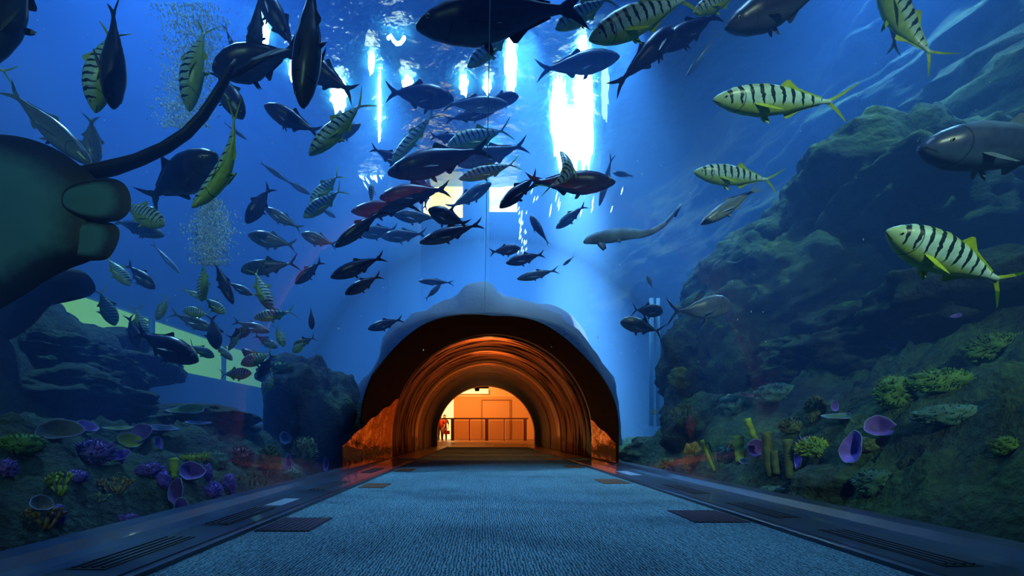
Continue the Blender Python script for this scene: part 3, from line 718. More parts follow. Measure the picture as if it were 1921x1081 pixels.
def fish_parts(root, k, bd, splay=.5, tiny=False):
    sh = SHAPE[k]; T_, B_, W_ = PROF[sh]
    top = lambda x: cr(T_, (.5-x)/BL)*.25; bot = lambda x: cr(B_, (.5-x)/BL)*.25; wid = lambda x: cr(W_, (.5-x)/BL)*.25
    add_part(root, 'body', mesh_of(('body', k, bd), lambda: fish_body(sh, bd), M_body[k]))
    span = {'g': .15, 'd': .11, 's': .12, 'j': .15, 'r': .085}[k]; fork = {'g': .155, 'd': .10, 's': .11, 'j': .13, 'r': .03}[k]
    add_part(root, 'tail_fin', mesh_of(('tail_fin', k, bd), lambda: tailfin(span, fork, .035, bd), M_fin[k]))
    def dors():
        o_ = [(.06, top(.06)-.012)]
        hh = {'g': .05, 'd': .045, 's': .04, 'j': .07, 'r': .05}[k]
        o_ += [(.02, top(.02)+hh*.9), (-.005, top(0)+hh), (-.02, top(-.02)+hh*.55), (-.06, top(-.06)+.016), (-.16, top(-.16)+.012), (-.27, top(-.27)+.009), (-.27, top(-.27)-.01), (-.16, top(-.16)-.012), (-.05, top(-.05)-.012)]
        return fin(o_, .007, bd)
    def anal():
        o_ = [(-.02, bot(-.02)+.012), (-.05, bot(-.05)-.04), (-.075, bot(-.07)-.045), (-.09, bot(-.09)-.018), (-.17, bot(-.17)-.01), (-.27, bot(-.27)-.008), (-.27, bot(-.27)+.01), (-.15, bot(-.15)+.012)]
        return fin(o_, .007, bd)
    add_part(root, 'dorsal_fin', mesh_of(('dorsal_fin', k, bd), dors, M_fin[k]))
    add_part(root, 'anal_fin', mesh_of(('anal_fin', k, bd), anal, M_fin[k]))
    if tiny: return
    for sd in (-1, 1):
        def pect():
            o_ = [(.235, 0), (.21, .035), (.14, .085), (.05, .12), (.02, .12), (.07, .075), (.13, .025), (.19, -.008)]
            v, f = fin(o_, .006, 0); out_ = []
            for x, y, z in v:
                out_.append(bendy((x, sd*(wid(.2)*.93+z*.42), -.02-z*.34+y), bd))
            return out_, f
        add_part(root, 'pectoral_fin', mesh_of(('pectoral_fin', k, bd, sd), pect, M_fin[k]))
        def pelv():
            o_ = [(.13, 0), (.10, .05), (.07, .075), (.075, .03), (.085, 0)]
            v, f = fin(o_, .006, 0); return [bendy((x, sd*(.018+z*.35), bot(.11)+.012-z*.8+y), bd) for x, y, z in v], f
        add_part(root, 'pelvic_fin', mesh_of(('pelvic_fin', k, bd, sd), pelv, M_fin[k]))
        def eye(r_, off):
            def mk():
                b2 = bmesh.new(); bmesh.ops.create_uvsphere(b2, u_segments=10, v_segments=7, radius=r_)
                x = .425 if k != 'r' else .40
                bmesh.ops.scale(b2, vec=(1, .45, 1), verts=b2.verts)
                p = bendy((x, sd*(wid(x)*.93+off), .022 if k != 'r' else .03), bd); bmesh.ops.translate(b2, vec=p, verts=b2.verts)
                b2.verts.index_update(); v = [q.co.copy() for q in b2.verts]; f = [tuple(q.index for q in ff.verts) for ff in b2.faces]; b2.free(); return v, f
            return mk
        e = add_part(root, 'eye', mesh_of(('eye', k, bd, sd), eye(.0125, 0), M_iris))
        p_ = add_part(e, 'pupil', mesh_of(('pupil', k, bd, sd), eye(.0085, .003), M_eye))
PROTO = {}
def copy_tree(o, parent=None):
    c_ = o.copy(); COL.objects.link(c_)
    if parent: c_.parent = parent
    for ch in list(KIDS[o]): copy_tree(ch, c_)
    return c_
KIDS = {}
FISH_POS = []
def add_fish(k, nx, ny, tx, ty, D, h, lab, dD=0, roll=0, bend=0, flip=False, wy=1.0):
    for _ in range(40):         # keep clear of the acrylic arch
        a, t = P(nx, ny, D-dD/2), P(tx, ty, D+dD/2); m0 = (a+t)/2; hw = (a-t).length*max(h, .2)*.62+.12
        if all(math.hypot((q.x-XC)/AW, max(0, q.z-Z0)/AH) > 1+hw/2.1*(1 if i else .6) for i, q in enumerate((a, m0, t))) or D > 8.3: break
        D += .15
    c0 = (a+t)/2; Lg = (a-t).length; A = (a-t).normalized(); V = (c0-Vector((0, 0, CZ))).normalized()
    up = A.cross(V).normalized()
    if up.z < 0: up = -up
    if flip: up = -up
    up = (Matrix.Rotation(R(roll), 3, A) @ up)
    up = (up-A*up.dot(A)).normalized(); Y = up.cross(A)
    tiny = math.dist((nx, ny), (tx, ty)) < 48
    key = (k, bend, tiny)
    rot = Matrix((A, Y, up)).transposed().to_4x4()
    hs = h/.25
    M = Matrix.Translation(c0) @ rot @ Matrix.Diagonal((Lg, Lg*wy*min(1.25, max(.75, hs)), Lg*hs, 1))
    if key not in PROTO:
        root = empty(CAT[k], c0); fish_parts(root, k, bend, tiny=tiny); PROTO[key] = root
        def reg(o_):
            KIDS[o_] = list(o_.children)
            for q in o_.children: reg(q)
        bpy.context.view_layer.update(); reg(root)
    else:
        root = copy_tree(PROTO[key])
    root.matrix_world = M
    tag(root, lab, 'fish'); FISH_POS.append(c0)
    return root
g, d, s_, j_ = 'g', 'd', 's', 'j'
F = add_fish
# --- upper part of the tank, from the left edge
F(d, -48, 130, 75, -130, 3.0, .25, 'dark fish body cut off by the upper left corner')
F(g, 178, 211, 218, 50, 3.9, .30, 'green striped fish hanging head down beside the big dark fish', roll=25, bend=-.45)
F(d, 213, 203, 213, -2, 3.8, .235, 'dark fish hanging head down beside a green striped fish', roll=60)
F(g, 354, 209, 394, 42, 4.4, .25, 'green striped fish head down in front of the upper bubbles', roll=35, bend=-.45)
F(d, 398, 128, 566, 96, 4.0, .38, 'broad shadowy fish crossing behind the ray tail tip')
F(d, 462, 152, 418, 40, 6.0, .12, 'thin faint fish slanting through the upper bubbles')
F(d, 456, 222, 402, 128, 4.6, .38, 'dark fish hiding behind the yellow tail above the long curved fish')
F(g, 360, 390, 438, 178, 3.5, .17, 'long curved striped fish diving with a bright yellow tail', roll=55, bend=.9)
F(d, 469, 135, 490, -28, 4.2, .17, 'narrow bluish fish hanging head down near the upper edge', roll=30)
F(d, 488, -25, 558, 104, 4.6, .26, 'dark fish slanting down right of the narrow bluish fish')
F(d, 566, 202, 590, -75, 3.3, .21, 'largest dark fish hanging head down in the upper middle', roll=50, wy=.95)
F(d, 548, 100, 668, 178, 4.5, .32, 'dark fish crossing behind the largest head down fish')
F(s_, 172, 308, 6, 160, 4.4, .19, 'silver fish with a pale back above the big ray')
F(s_, 178, 312, 170, 214, 5.0, .32, 'pale slim fish tail up behind the big ray')
F(g, -100, 80, 30, 145, 4.2, .24, 'striped fish whose tail tip pokes in at the left edge')
F(d, 404, 288, 272, 378, 4.8, .34, 'broad dark fish behind the ray tail with its tail fin low', dD=.4)
F(g, 309, 422, 222, 378, 5.0, .42, 'short deep striped fish peeking past the ray fins')
F(s_, 338, 513, 284, 455, 8.5, .14, 'thin silver streak of a fish below the lower bubbles')
F(g, 244, 536, 196, 478, 6.0, .34, 'small green striped fish just under the ray fins')
F(d, 291, 541, 236, 494, 6.2, .36, 'small dark fish beside a green one under the ray')
F(s_, 308, 441, 208, 413, 6.0, .26, 'pale blurred fish behind the short deep striped fish')
F(s_, 463, 262, 418, 228, 6.5, .12, 'thin pale fish glimpsed behind the yellow tail')
# --- upper middle
F(d, 780, 47, 1108, 12, 3.4, .25, 'biggest black fish across the upper edge, swimming left', roll=12)
F(g, 1042, 54, 1156, -12, 4.3, .27, 'pale striped fish under the tail of the biggest black fish')
F(g, 1105, 74, 1316, -14, 3.6, .25, 'large pale fish with dark bars near the upper edge', roll=-8)
F(d, 1262, 52, 1146, 172, 4.6, .24, 'blue backed fish diving behind the large barred fish', bend=.6)
F(d, 1232, 92, 1356, 22, 4.6, .28, 'dark blue fish tucked behind the large barred fish')
F(d, 1362, 50, 1575, -38, 3.8, .29, 'dark fish entering over the upper edge beside the cliff')
F(g, 1300, 24, 1404, -24, 4.0, .28, 'striped fish mostly above the upper edge with yellow tail')
F(s_, 1162, 104, 1004, 134, 6.2, .25, 'light blue fish facing right under the large barred fish', flip=False)
F(g, 877, 126, 974, 42, 5.2, .24, 'faint striped fish slanting up to the tunnel seam line')
F(s_, 1287, 144, 1352, 56, 9.0, .12, 'thin faint fish shadow in front of the right cliff')
# --- right side
F(g, 1338, 186, 1600, 192, 3.6, .205, 'large striped fish with yellow forked tail, swimming level')
F(g, 1302, 322, 1466, 340, 4.8, .225, 'middle sized striped fish below the large level one')
F(s_, 1315, 420, 1428, 348, 5.0, .20, 'silver fish diving below the middle striped fish')
F(g, 1664, 432, 1912, 542, 3.0, .27, 'brightest striped fish with yellow belly over the reef', roll=-6)
F('r', 1731, 272, 2045, 282, 3.1, .27, 'bluish grouper with a heavy head at the right edge')
F(g, 1650, -62, 1772, 122, 3.9, .22, 'green fish with its yellow tail hanging down from the edge', roll=30, bend=.6)
F(s_, 1684, -45, 1676, 106, 6.5, .22, 'faint fish with a thin tail before the cliff top', roll=40)
F(d, 1154, 340, 984, 343, 5.0, .25, 'dark fish facing right behind the curved green fish')
F(g, 1052, 284, 1008, 358, 4.7, .34, 'curved green fish bending in front of a dark fish', roll=50, bend=1.2, wy=1.4)
F(d, 937, 389, 1012, 325, 5.0, .27, 'dark fish diving left of the curved green fish')
F(s_, 1043, 428, 1101, 383, 8.0, .26, 'pale small fish below the curved green fish')
F(d, 995, 405, 1031, 461, 8.0, .25, 'small dark fish with spread fins diving right', roll=60)
F(s_, 1124, 386, 1150, 288, 9.5, .13, 'very thin faint fish standing upright beside the glare')
F(s_, 1150, 324, 1190, 331, 9.5, .25, 'tiny faint fish right of the dark facing fish')
F(d, 976, 465, 918, 474, 7.6, .33, 'small ragged dark fish above two slim ones')
F(d, 949, 493, 1023, 476, 7.8, .27, 'small dark fish just under the ragged one')
F(s_, 970, 523, 1049, 506, 7.8, .21, 'slim blue fish lowest of the three right of the mound peak')
F(s_, 1056, 498, 1077, 481, 10, .22, 'tiny pale fish beside the slim blue fish')
F(j_, 1244, 585, 1184, 581, 7.6, .42, 'small round bodied fish before the right reef')
F(j_, 1164, 603, 1246, 624, 7.2, .34, 'grey fish with a forked tail under the round one')
F(j_, 1373, 573, 1250, 586, 6.6, .36, 'large grey deep bodied fish facing right over the reef')
F(s_, 1214, 516, 1224, 542, 8.5, .3, 'tiny pale fish over the hazy rocks')
# --- the school above the tunnel
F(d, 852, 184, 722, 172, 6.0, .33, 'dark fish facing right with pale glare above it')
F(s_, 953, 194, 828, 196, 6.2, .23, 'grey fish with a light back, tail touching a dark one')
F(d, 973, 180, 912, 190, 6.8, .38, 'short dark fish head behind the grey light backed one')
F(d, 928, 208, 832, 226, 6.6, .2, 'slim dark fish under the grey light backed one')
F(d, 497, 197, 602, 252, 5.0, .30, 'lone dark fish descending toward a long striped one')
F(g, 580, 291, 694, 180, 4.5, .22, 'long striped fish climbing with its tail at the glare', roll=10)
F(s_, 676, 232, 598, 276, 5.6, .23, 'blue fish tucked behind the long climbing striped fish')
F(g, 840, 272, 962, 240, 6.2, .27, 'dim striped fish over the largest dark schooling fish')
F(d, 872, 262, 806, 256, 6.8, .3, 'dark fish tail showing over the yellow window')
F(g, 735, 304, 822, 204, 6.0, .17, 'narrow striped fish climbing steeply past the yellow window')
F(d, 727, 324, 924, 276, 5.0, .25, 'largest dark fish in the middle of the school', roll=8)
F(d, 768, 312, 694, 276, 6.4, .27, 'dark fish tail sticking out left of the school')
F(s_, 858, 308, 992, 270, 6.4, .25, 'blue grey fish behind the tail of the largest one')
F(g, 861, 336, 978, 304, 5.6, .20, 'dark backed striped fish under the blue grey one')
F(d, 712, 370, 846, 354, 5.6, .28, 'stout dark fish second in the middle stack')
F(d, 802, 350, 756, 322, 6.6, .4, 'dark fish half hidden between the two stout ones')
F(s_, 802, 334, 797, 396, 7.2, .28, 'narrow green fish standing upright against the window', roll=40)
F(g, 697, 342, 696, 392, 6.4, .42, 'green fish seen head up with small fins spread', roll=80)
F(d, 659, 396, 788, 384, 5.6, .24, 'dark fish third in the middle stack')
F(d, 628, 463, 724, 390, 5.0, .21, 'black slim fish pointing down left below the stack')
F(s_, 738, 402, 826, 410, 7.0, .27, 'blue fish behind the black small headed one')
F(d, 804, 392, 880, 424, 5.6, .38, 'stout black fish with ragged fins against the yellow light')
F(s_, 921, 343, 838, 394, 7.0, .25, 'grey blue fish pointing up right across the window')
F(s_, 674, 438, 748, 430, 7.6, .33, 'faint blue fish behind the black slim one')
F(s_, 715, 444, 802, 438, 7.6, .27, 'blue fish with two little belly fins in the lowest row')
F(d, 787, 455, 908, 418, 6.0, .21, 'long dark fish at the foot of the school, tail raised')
F(g, 582, 380, 642, 322, 6.0, .28, 'upper of two small green striped fish side by side')
F(g, 569, 408, 648, 350, 5.8, .27, 'lower of two small green striped fish side by side')
F(s_, 536, 338, 486, 303, 7.0, .16, 'upper silver streaked fish left of the striped pair')
F(s_, 582, 364, 532, 336, 7.0, .2, 'lower silver streaked fish left of the striped pair')
F(d, 461, 418, 510, 348, 5.6, .33, 'dark blue fish diving beside the lower bubbles')
F(s_, 498, 390, 568, 432, 5.8, .26, 'blue fish with a lit back under the silver streaks')
F(s_, 630, 408, 600, 390, 8.0, .24, 'tiny pale fish behind the striped pair')
F(s_, 466, 440, 557, 462, 5.8, .32, 'grey fish with forked tail right of the lower bubbles')
F(s_, 566, 438, 633, 461, 6.0, .33, 'grey fish whose tail meets the black slim one')
F(j_, 452, 508, 563, 492, 5.8, .26, 'grey fish with a shining back above the green school')
F(d, 553, 532, 606, 488, 6.0, .30, 'small dark fish diving between two longer ones')
F(d, 620, 520, 724, 480, 5.4, .25, 'black fish with raised tail, alone in open water')
F(d, 647, 551, 717, 515, 5.8, .28, 'small black fish just under the lone one')
F(d, 690, 617, 757, 598, 6.8, .28, 'small black fish right above the rocky mound shoulder')
F(s_, 785, 527, 852, 531, 8.5, .18, 'small blue fish before the far pillar')
F(s_, 826, 534, 797, 563, 8.5, .24, 'small blue fish diving behind the mound')
F(d, 585, 618, 583, 572, 6.8, .34, 'small dark fish pointing straight down with fins out', roll=88)
F(j_, 551, 650, 593, 632, 6.2, .34, 'small dark fish above the left reef column')
F(g, 550, 662, 572, 640, 6.1, .5, 'small pale striped fish under the dark one by the reef column')
# --- green school at lower left
F(g, 379, 566, 383, 484, 5.8, .27, 'green fish diving leftmost over the long lit window', roll=40)
F(d, 438, 570, 400, 486, 5.6, .22, 'dark fish diving among the green striped ones')
F(g, 508, 582, 474, 500, 5.6, .30, 'green striped fish diving at the edge of the school')
F(g, 476, 597, 556, 583, 6.0, .27, 'striped fish with a bright back swimming level')
F(g, 422, 588, 380, 556, 5.8, .40, 'pale fish with white patches between its bars')
F(s_, 474, 553, 424, 528, 6.0, .30, 'pale fish right behind the diving dark one')
F(g, 344, 582, 398, 592, 6.2, .38, 'small striped fish low beside the pale patched one')
F(s_, 506, 622, 436, 602, 6.2, .26, 'long grey fish with a lit back under the level striped one')
F(g, 533, 651, 517, 608, 6.0, .36, 'small green fish hanging head down by itself')
F(g, 216, 611, 184, 538, 5.6, .36, 'striped fish crossing the bright end of the long window', roll=15)
F(g, 294, 601, 316, 553, 6.0, .3, 'green fish with raised tail above the long window')
F(d, 372, 676, 250, 620, 5.2, .36, 'black fish lying across the long lit window')
F(g, 402, 670, 352, 645, 6.2, .34, 'small green fish beside the head of the black one')
F(g, 472, 700, 410, 703, 6.0, .36, 'green fish lowest in the school')
F(g, 452, 684, 516, 660, 6.0, .36, 'striped fish above the lowest green one')
F(d, 408, 656, 396, 590, 6.2, .40, 'black fish pointing down in the crowded school')
F(d, 470, 616, 428, 636, 6.2, .44, 'black fish in the middle of the crowded school')
F(g, 428, 658, 456, 618, 6.1, .22, 'yellow tailed fish crossing the black ones')
F(d, 484, 711, 512, 664, 6.0, .34, 'dark fish pointing down at the lower end of the school')
F(s_, 521, 652, 476, 628, 6.2, .34, 'pale green fish with a light nose in the school')
F(g, 272, 640, 254, 572, 6.2, .34, 'dim green fish behind the black one on the window')
F(s_, 402, 618, 318, 586, 6.4, .26, 'long pale blue fish over the far half of the window')
F(g, 388, 562, 338, 540, 6.4, .2, 'green fish with a yellow crescent tail above the pale patched one')
F(d, 262, 655, 240, 590, 6.0, .32, 'dark fish behind the bright end of the window')
F(g, 498, 738, 514, 692, 6.4, .3, 'small green fish beside the left reef column')
F(d, 455, 655, 500, 690, 6.3, .34, 'dark fish under the striped one in the crowded school')
F(g, 436, 676, 400, 640, 6.3, .3, 'dim striped fish wedged between two black ones')

# ------------------------------------------------------------------ leopard shark
def creature(name, pts, widths, D, mat, n=12, flat=1.2, parent=None):
    b2 = bmesh.new(); pts3 = [P(x, y, D+dd) for x, y, dd in pts]
    tube(b2, pts3, [w_*D/FPX/2 for w_ in widths], n, flat); return bm_obj(name, b2, mat, parent)
def poly_fin(name, px, D, mat, parent, th=.015, dd=0):
    b2 = bmesh.new(); n = len(px); c_ = [sum(p[0] for p in px)/n, sum(p[1] for p in px)/n]
    e0 = [b2.verts.new(P(x, y, D+dd)) for x, y in px]; t1 = b2.verts.new(P(*c_, D+dd-th)); t2 = b2.verts.new(P(*c_, D+dd+th))
    for i in range(n): b2.faces.new((e0[i], e0[(i+1) % n], t1)); b2.faces.new((e0[(i+1) % n], e0[i], t2))
    bmesh.ops.recalc_face_normals(b2, faces=b2.faces); return bm_obj(name, b2, mat, parent)
shm = simple('shark_skin', (.22, .32, .42), .45, noise_amt=.4, scale=6)
sh = empty('zebra_shark', (0, 0, 0)); tag(sh, 'slender pale shark with a long raised tail', 'shark')
creature('body', [(1096, 455, -.1), (1103, 451, -.08), (1120, 447, 0), (1145, 443, 0), (1165, 440, .05), (1185, 439, .05), (1205, 439, .1), (1225, 434, .1), (1245, 422, .15), (1262, 404, .2), (1276, 383, .25)],
         [5, 12, 19, 22, 20, 17, 13, 10, 8, 6, 3], 6.2, shm, parent=sh)
poly_fin('dorsal_fin', [(1142, 434), (1150, 427), (1160, 428), (1164, 434), (1150, 437)], 6.2, shm, sh)
poly_fin('pectoral_fin', [(1118, 452), (1135, 455), (1138, 466), (1131, 471), (1122, 462)], 6.15, shm, sh)
poly_fin('pelvic_fin', [(1155, 447), (1168, 448), (1163, 456), (1157, 454)], 6.2, shm, sh)
poly_fin('tail_fin', [(1262, 406), (1277, 381), (1280, 384), (1268, 408)], 6.42, shm, sh)
poly_fin('anal_fin', [(1190, 444), (1200, 444), (1196, 449)], 6.25, shm, sh)

# ------------------------------------------------------------------ big ray seen from below
DRY = 3.5
m, N, L, b = new_mat('ray_skin')
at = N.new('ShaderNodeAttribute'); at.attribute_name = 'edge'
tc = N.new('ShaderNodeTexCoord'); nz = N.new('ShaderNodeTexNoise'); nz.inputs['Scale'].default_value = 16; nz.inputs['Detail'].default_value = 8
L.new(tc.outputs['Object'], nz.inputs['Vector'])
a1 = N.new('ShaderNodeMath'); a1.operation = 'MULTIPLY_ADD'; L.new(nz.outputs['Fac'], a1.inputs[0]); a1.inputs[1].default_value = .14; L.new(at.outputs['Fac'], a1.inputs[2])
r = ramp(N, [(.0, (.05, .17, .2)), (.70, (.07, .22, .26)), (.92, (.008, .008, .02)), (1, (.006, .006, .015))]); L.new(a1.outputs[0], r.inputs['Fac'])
L.new(r.outputs['Color'], b.inputs['Base Color']); b.inputs['Roughness'].default_value = .6
raym = m; dark_ray = simple('ray_back_skin', (.012, .014, .035), .6, noise_amt=.3)
def dome_shape(name, outline, ctr, D, depth, mat, parent, rim0=.7):
    """rounded slab with the outline given; belly bulges toward the viewer, back away"""
    for _ in range(3):
        outline = [q for a, b2 in zip(outline, outline[1:]+outline[:1]) for q in ((a[0]*.75+b2[0]*.25, a[1]*.75+b2[1]*.25), (a[0]*.25+b2[0]*.75, a[1]*.25+b2[1]*.75))]
    o_ = resample(outline+[outline[0]], 97)[:-1]; n = len(o_); K = 12; v = []; e = []; f = []
    for side in (-1, 1):
        for k in range(K+1):
            rr_ = k/K
            for (x, y) in o_:
                p = P(ctr[0]+(x-ctr[0])*rr_, ctr[1]+(y-ctr[1])*rr_, D); p.y += side*depth*math.sqrt(max(0, 1-rr_**2.2))
                v.append(p); e.append(rr_ if side < 0 else 1.0)
    off = (K+1)*n
    for k in range(K):
        for i in range(n):
            a_, b2 = k*n+i, k*n+(i+1) % n
            f.append((a_, b2, b2+n, a_+n)); f.append((off+a_, off+a_+n, off+b2+n, off+b2))
    o2 = me_obj(name, v, f, mat, parent)
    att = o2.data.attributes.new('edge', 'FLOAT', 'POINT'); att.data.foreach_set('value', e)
    return o2
ray = empty('stingray', (0, 0, 0)); tag(ray, 'huge ray seen from below with pale belly and dark edges', 'ray')
disc = [(0, 252), (35, 255), (75, 266), (115, 284), (150, 310), (175, 330), (190, 350), (196, 375), (190, 400), (186, 430), (190, 460), (180, 488), (140, 500), (100, 518), (60, 545), (20, 570), (-40, 600),
        (-140, 600), (-240, 540), (-300, 440), (-290, 340), (-220, 270), (-100, 245)]
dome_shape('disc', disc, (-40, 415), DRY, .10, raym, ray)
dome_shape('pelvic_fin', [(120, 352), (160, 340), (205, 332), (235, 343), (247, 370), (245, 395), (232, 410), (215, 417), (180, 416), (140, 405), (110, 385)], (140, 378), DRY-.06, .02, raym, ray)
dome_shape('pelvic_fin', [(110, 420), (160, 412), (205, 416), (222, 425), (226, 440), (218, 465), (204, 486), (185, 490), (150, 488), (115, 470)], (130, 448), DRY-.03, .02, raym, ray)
creature('tail', [(120, 335, .12), (165, 325, .1), (210, 315, .08), (260, 300, .05), (310, 277, 0), (350, 250, 0), (380, 218, 0), (402, 185, 0), (418, 158, 0), (432, 132, 0), (442, 112, 0)],
         [20, 34, 33, 27, 24, 23, 22, 21, 19, 14, 5], DRY+.1, dark_ray, parent=ray, flat=.8)
poly_fin('caudal_fin', [(425, 150), (470, 110), (520, 90), (545, 92), (500, 112), (455, 140)], DRY+.1, dark_ray, ray)
ray2 = empty('stingray', (0, 0, 0)); tag(ray2, 'smaller dark ray half hidden under the huge ray', 'ray')
dome_shape('disc', [(-60, 590), (0, 560), (50, 525), (100, 505), (140, 502), (168, 515), (184, 545), (165, 556), (135, 548), (90, 570), (60, 610), (0, 650), (-80, 660)], (30, 575), 5.2, .12, dark_ray, ray2)
# ------------------------------------------------------------------ reefs
reef_l = rock_mat('left_reef_rock', (.012, .018, .025), (.045, .065, .08), (.05, .10, .045), .55, 1.3, 1)
reef_r = rock_mat('right_reef_rock', (.012, .018, .022), (.045, .07, .075), (.075, .16, .06), .75, 1.2, 1)
cliffm = rock_mat('cliff_rock', (.02, .035, .05), (.10, .16, .19), (.20, .28, .12), .7, .8, .8)
def smooth(a, b_, x):
    t = max(0, min(1, (x-a)/(b_-a))); return t*t*(3-2*t)
def lerp_tab(tab, x): return cr2(tab, x)
def cr2(tab, x):
    if x <= tab[0][0]: return tab[0][1]
    for (a, va), (b_, vb) in zip(tab, tab[1:]):
        if x <= b_: return va+(vb-va)*(x-a)/(b_-a)
    return tab[-1][1]
def zl(x, y):   # x is the distance out to the left
    t = cr2([(2.0, -.45), (2.25, -.15), (2.5, .22), (3.0, .5), (3.6, .62), (5, .7), (9.8, .8)], x)
    hill = smooth(4.2, 5.3, x)*smooth(3.4, 5.2, y)*(1-smooth(6.8, 8.4, y))*1.35
    t += hill+.25*smooth(8, 14, y)*0
    nn = fbm(Vector((x*1.4, y*1.4, 0)), 7, .55)
    return t+.18*nn*(1 if x > 2.6 else max(0, (x-2.2)/.4))
def zr(x, y):
    t = cr2([(2.4, -.45), (2.6, -.1), (2.8, .28), (3.2, .75), (4, 1.2), (5.2, 1.85), (7, 2.8), (10, 3.6), (15, 4.2)], x)
    t *= 1-.75*smooth(8.6, 10.2, y) if t > 0 else 1
    nn = fbm(Vector((x*1.2+20, y*1.2, 5)), 7, .55)
    return t+.24*nn*(1 if x > 2.9 else max(0, (x-2.5)/.4))
def height_grid(name, xs, ys, fn, sgn, mat, lab):
    v = []; nx = len(xs)
    for y in ys:
        for x in xs:
            z = fn(x, y); q = noise.noise_vector(Vector((x*1.6, y*1.6, z*1.6)))*.09*min(1, max(0, (x-2.55)/.5))
            v.append((sgn*x+q.x, y+q.y, z+q.z*.5))
    f = []
    for j in range(len(ys)-1):
        for i in range(nx-1):
            a = j*nx+i; qd = (a, a+nx, a+nx+1, a+1); f.append(qd if sgn < 0 else qd[::-1])
    return tag(me_obj(name, v, f, mat), lab, 'reef')
def rng(a, b_, st):
    n = int((b_-a)/st); return [a+(b_-a)*i/n for i in range(n+1)]
height_grid('reef_slope', rng(2.16, 4.4, .04)+rng(4.5, 9.8, .10), rng(.4, 14.4, .07), zl, -1, reef_l, 'dark rocky reef slope rising along the left of the walkway').location.z = -.02
height_grid('reef_slope', rng(2.46, 4.6, .04)+rng(4.7, 14.9, .10), rng(.2, 14.0, .07), zr, 1, reef_r, 'mossy green reef slope rising along the right of the walkway')
# tank bed
o = me_obj('floor_tank_bed', [(-9.8, -6, -.45), (-2.2, -6, -.45), (-2.2, YB, -.45), (-9.8, YB, -.45), (2.6, -6, -.45), (15, -6, -.45), (15, YB, -.45), (2.6, YB, -.45)], [(0, 1, 2, 3), (4, 5, 6, 7)], reef_l, smooth=False)
tag(o, kind='structure')
# big sloping cliff on the right, with ledges running down toward the tunnel
def cliff():
    v = []; ny, nz_ = 150, 150
    for j in range(ny+1):
        y = 5.5+(YB-5.5)*j/ny
        for i in range(nz_+1):
            z = -.4+(ZS+.5)*i/nz_
            x = 7.4-.17*(y-5)+.55*(max(z, 1)-3.3)*(.8 if z > 3.3 else .5)
            x = max(x, 3.6)+4.5*(1-smooth(2.5, 6.0, z))*smooth(9, 13, y)
            # ledges: ridged noise stretched along the slope direction
            u = y*.55+z*.5; w_ = z*1.0-y*.22
            led = noise.ridged_multi_fractal(Vector((u*.35, w_*.62, 2.0)), .9, 2.2, 6, .9, 2.0)
            x -= .75*(led-1)+.5*fbm(Vector((y*.3, z*.4, 7)), 4)
            v.append((x, y, z))
    n = nz_+1
    f = [(j*n+i, j*n+i+1, (j+1)*n+i+1, (j+1)*n+i) for j in range(ny) for i in range(nz_)]
    return v, f
v, f = cliff()
tag(me_obj('rock_cliff', v, [q[::-1] for q in f], cliffm), 'huge sloping rock cliff fading into blue on the right', 'cliff')
# boulders
def boulder(x, y, D, wpx, hpx, dep, mat, lab, seed, rough=.28, name='boulder', group=None):
    ledge = wpx*D > 1900
    b2 = bmesh.new(); bmesh.ops.create_icosphere(b2, subdivisions=6 if ledge else 5, radius=1)
    c0 = P(x, y, D); sx_, sz = wpx*D/FPX/2, hpx*D/FPX/2
    for q in b2.verts:
        p = q.co.copy(); nn = fbm(p*1.3+Vector((seed, seed*.7, 0)), 6); rg = noise.ridged_multi_fractal(p*1.1+Vector((seed, 0, 3)), .9, 2.1, 4, 1, 2)-1
        k = 1+rough*nn+.12*rg
        if ledge:
            t_ = (p.z*1.15-p.x*.8)*2.1+1.1*noise.noise(p*1.7+Vector((seed, 1, 2)))+.35*noise.noise(p*6); t_ -= math.floor(t_); k += .13*(t_**1.6)*(1 if t_ < .9 else (1-t_)*10)
        q.co = Vector((p.x*sx_*k, p.y*dep*k, p.z*sz*k))
    o_ = bm_obj(name, b2, mat); o_.location = c0
    return tag(o_, lab, 'rock', group)
boulder(1700, 440, 8.0, 440, 360, 1.5, cliffm, 'huge dark boulder under the grouper, ridge lit green', 3)
boulder(1470, 560, 8.6, 320, 260, 1.4, cliffm, 'broad mossy boulder below the grey deep bodied fish', 11)
boulder(1370, 690, 8.6, 230, 290, 1.0, reef_r, 'upright dark reef column edging the open blue water', 5, .3, 'reef_column')
boulder(1330, 820, 7.6, 150, 150, .8, reef_r, 'dark rock at the foot of the upright reef column', 8)
boulder(1640, 660, 6.5, 320, 170, 1.1, reef_r, 'dark ledge rock behind the green table corals', 21)
boulder(1850, 560, 4.9, 330, 150, .9, reef_r, 'mossy rock below the brightest striped fish', 15)
boulder(1232, 848, 9.4, 120, 60, .9, reef_r, 'low mossy rock hump past the end of the right reef', 31)
boulder(1600, 930, 4.1, 200, 130, .35, reef_r, 'mossy boulder against the acrylic in the lower right', 41, .2)
boulder(1840, 890, 3.6, 270, 200, .3, reef_r, 'largest mossy rock face against the acrylic near the right edge', 44, .2)
boulder(585, 790, 8.2, 150, 240, .9, reef_l, 'dark flat topped reef column left of the rocky mound', 51, .25, 'reef_column')
boulder(640, 790, 9.0, 90, 170, .8, reef_l, 'rounded dark rock leaning against the rocky mound', 57)
boulder(545, 700, 8.6, 90, 60, .6, reef_l, 'flat ledge crowning the left reef column', 59)
boulder(45, 625, 6.9, 130, 130, .9, reef_l, 'dark rock hiding the near end of the long lit window', 61)
boulder(60, 690, 6.2, 330, 140, 1.0, reef_l, 'broad dark rock slope below the huge ray', 62)
boulder(190, 680, 7.4, 240, 110, 1.0, reef_l, 'dark rock rising in front of the long lit window', 66)
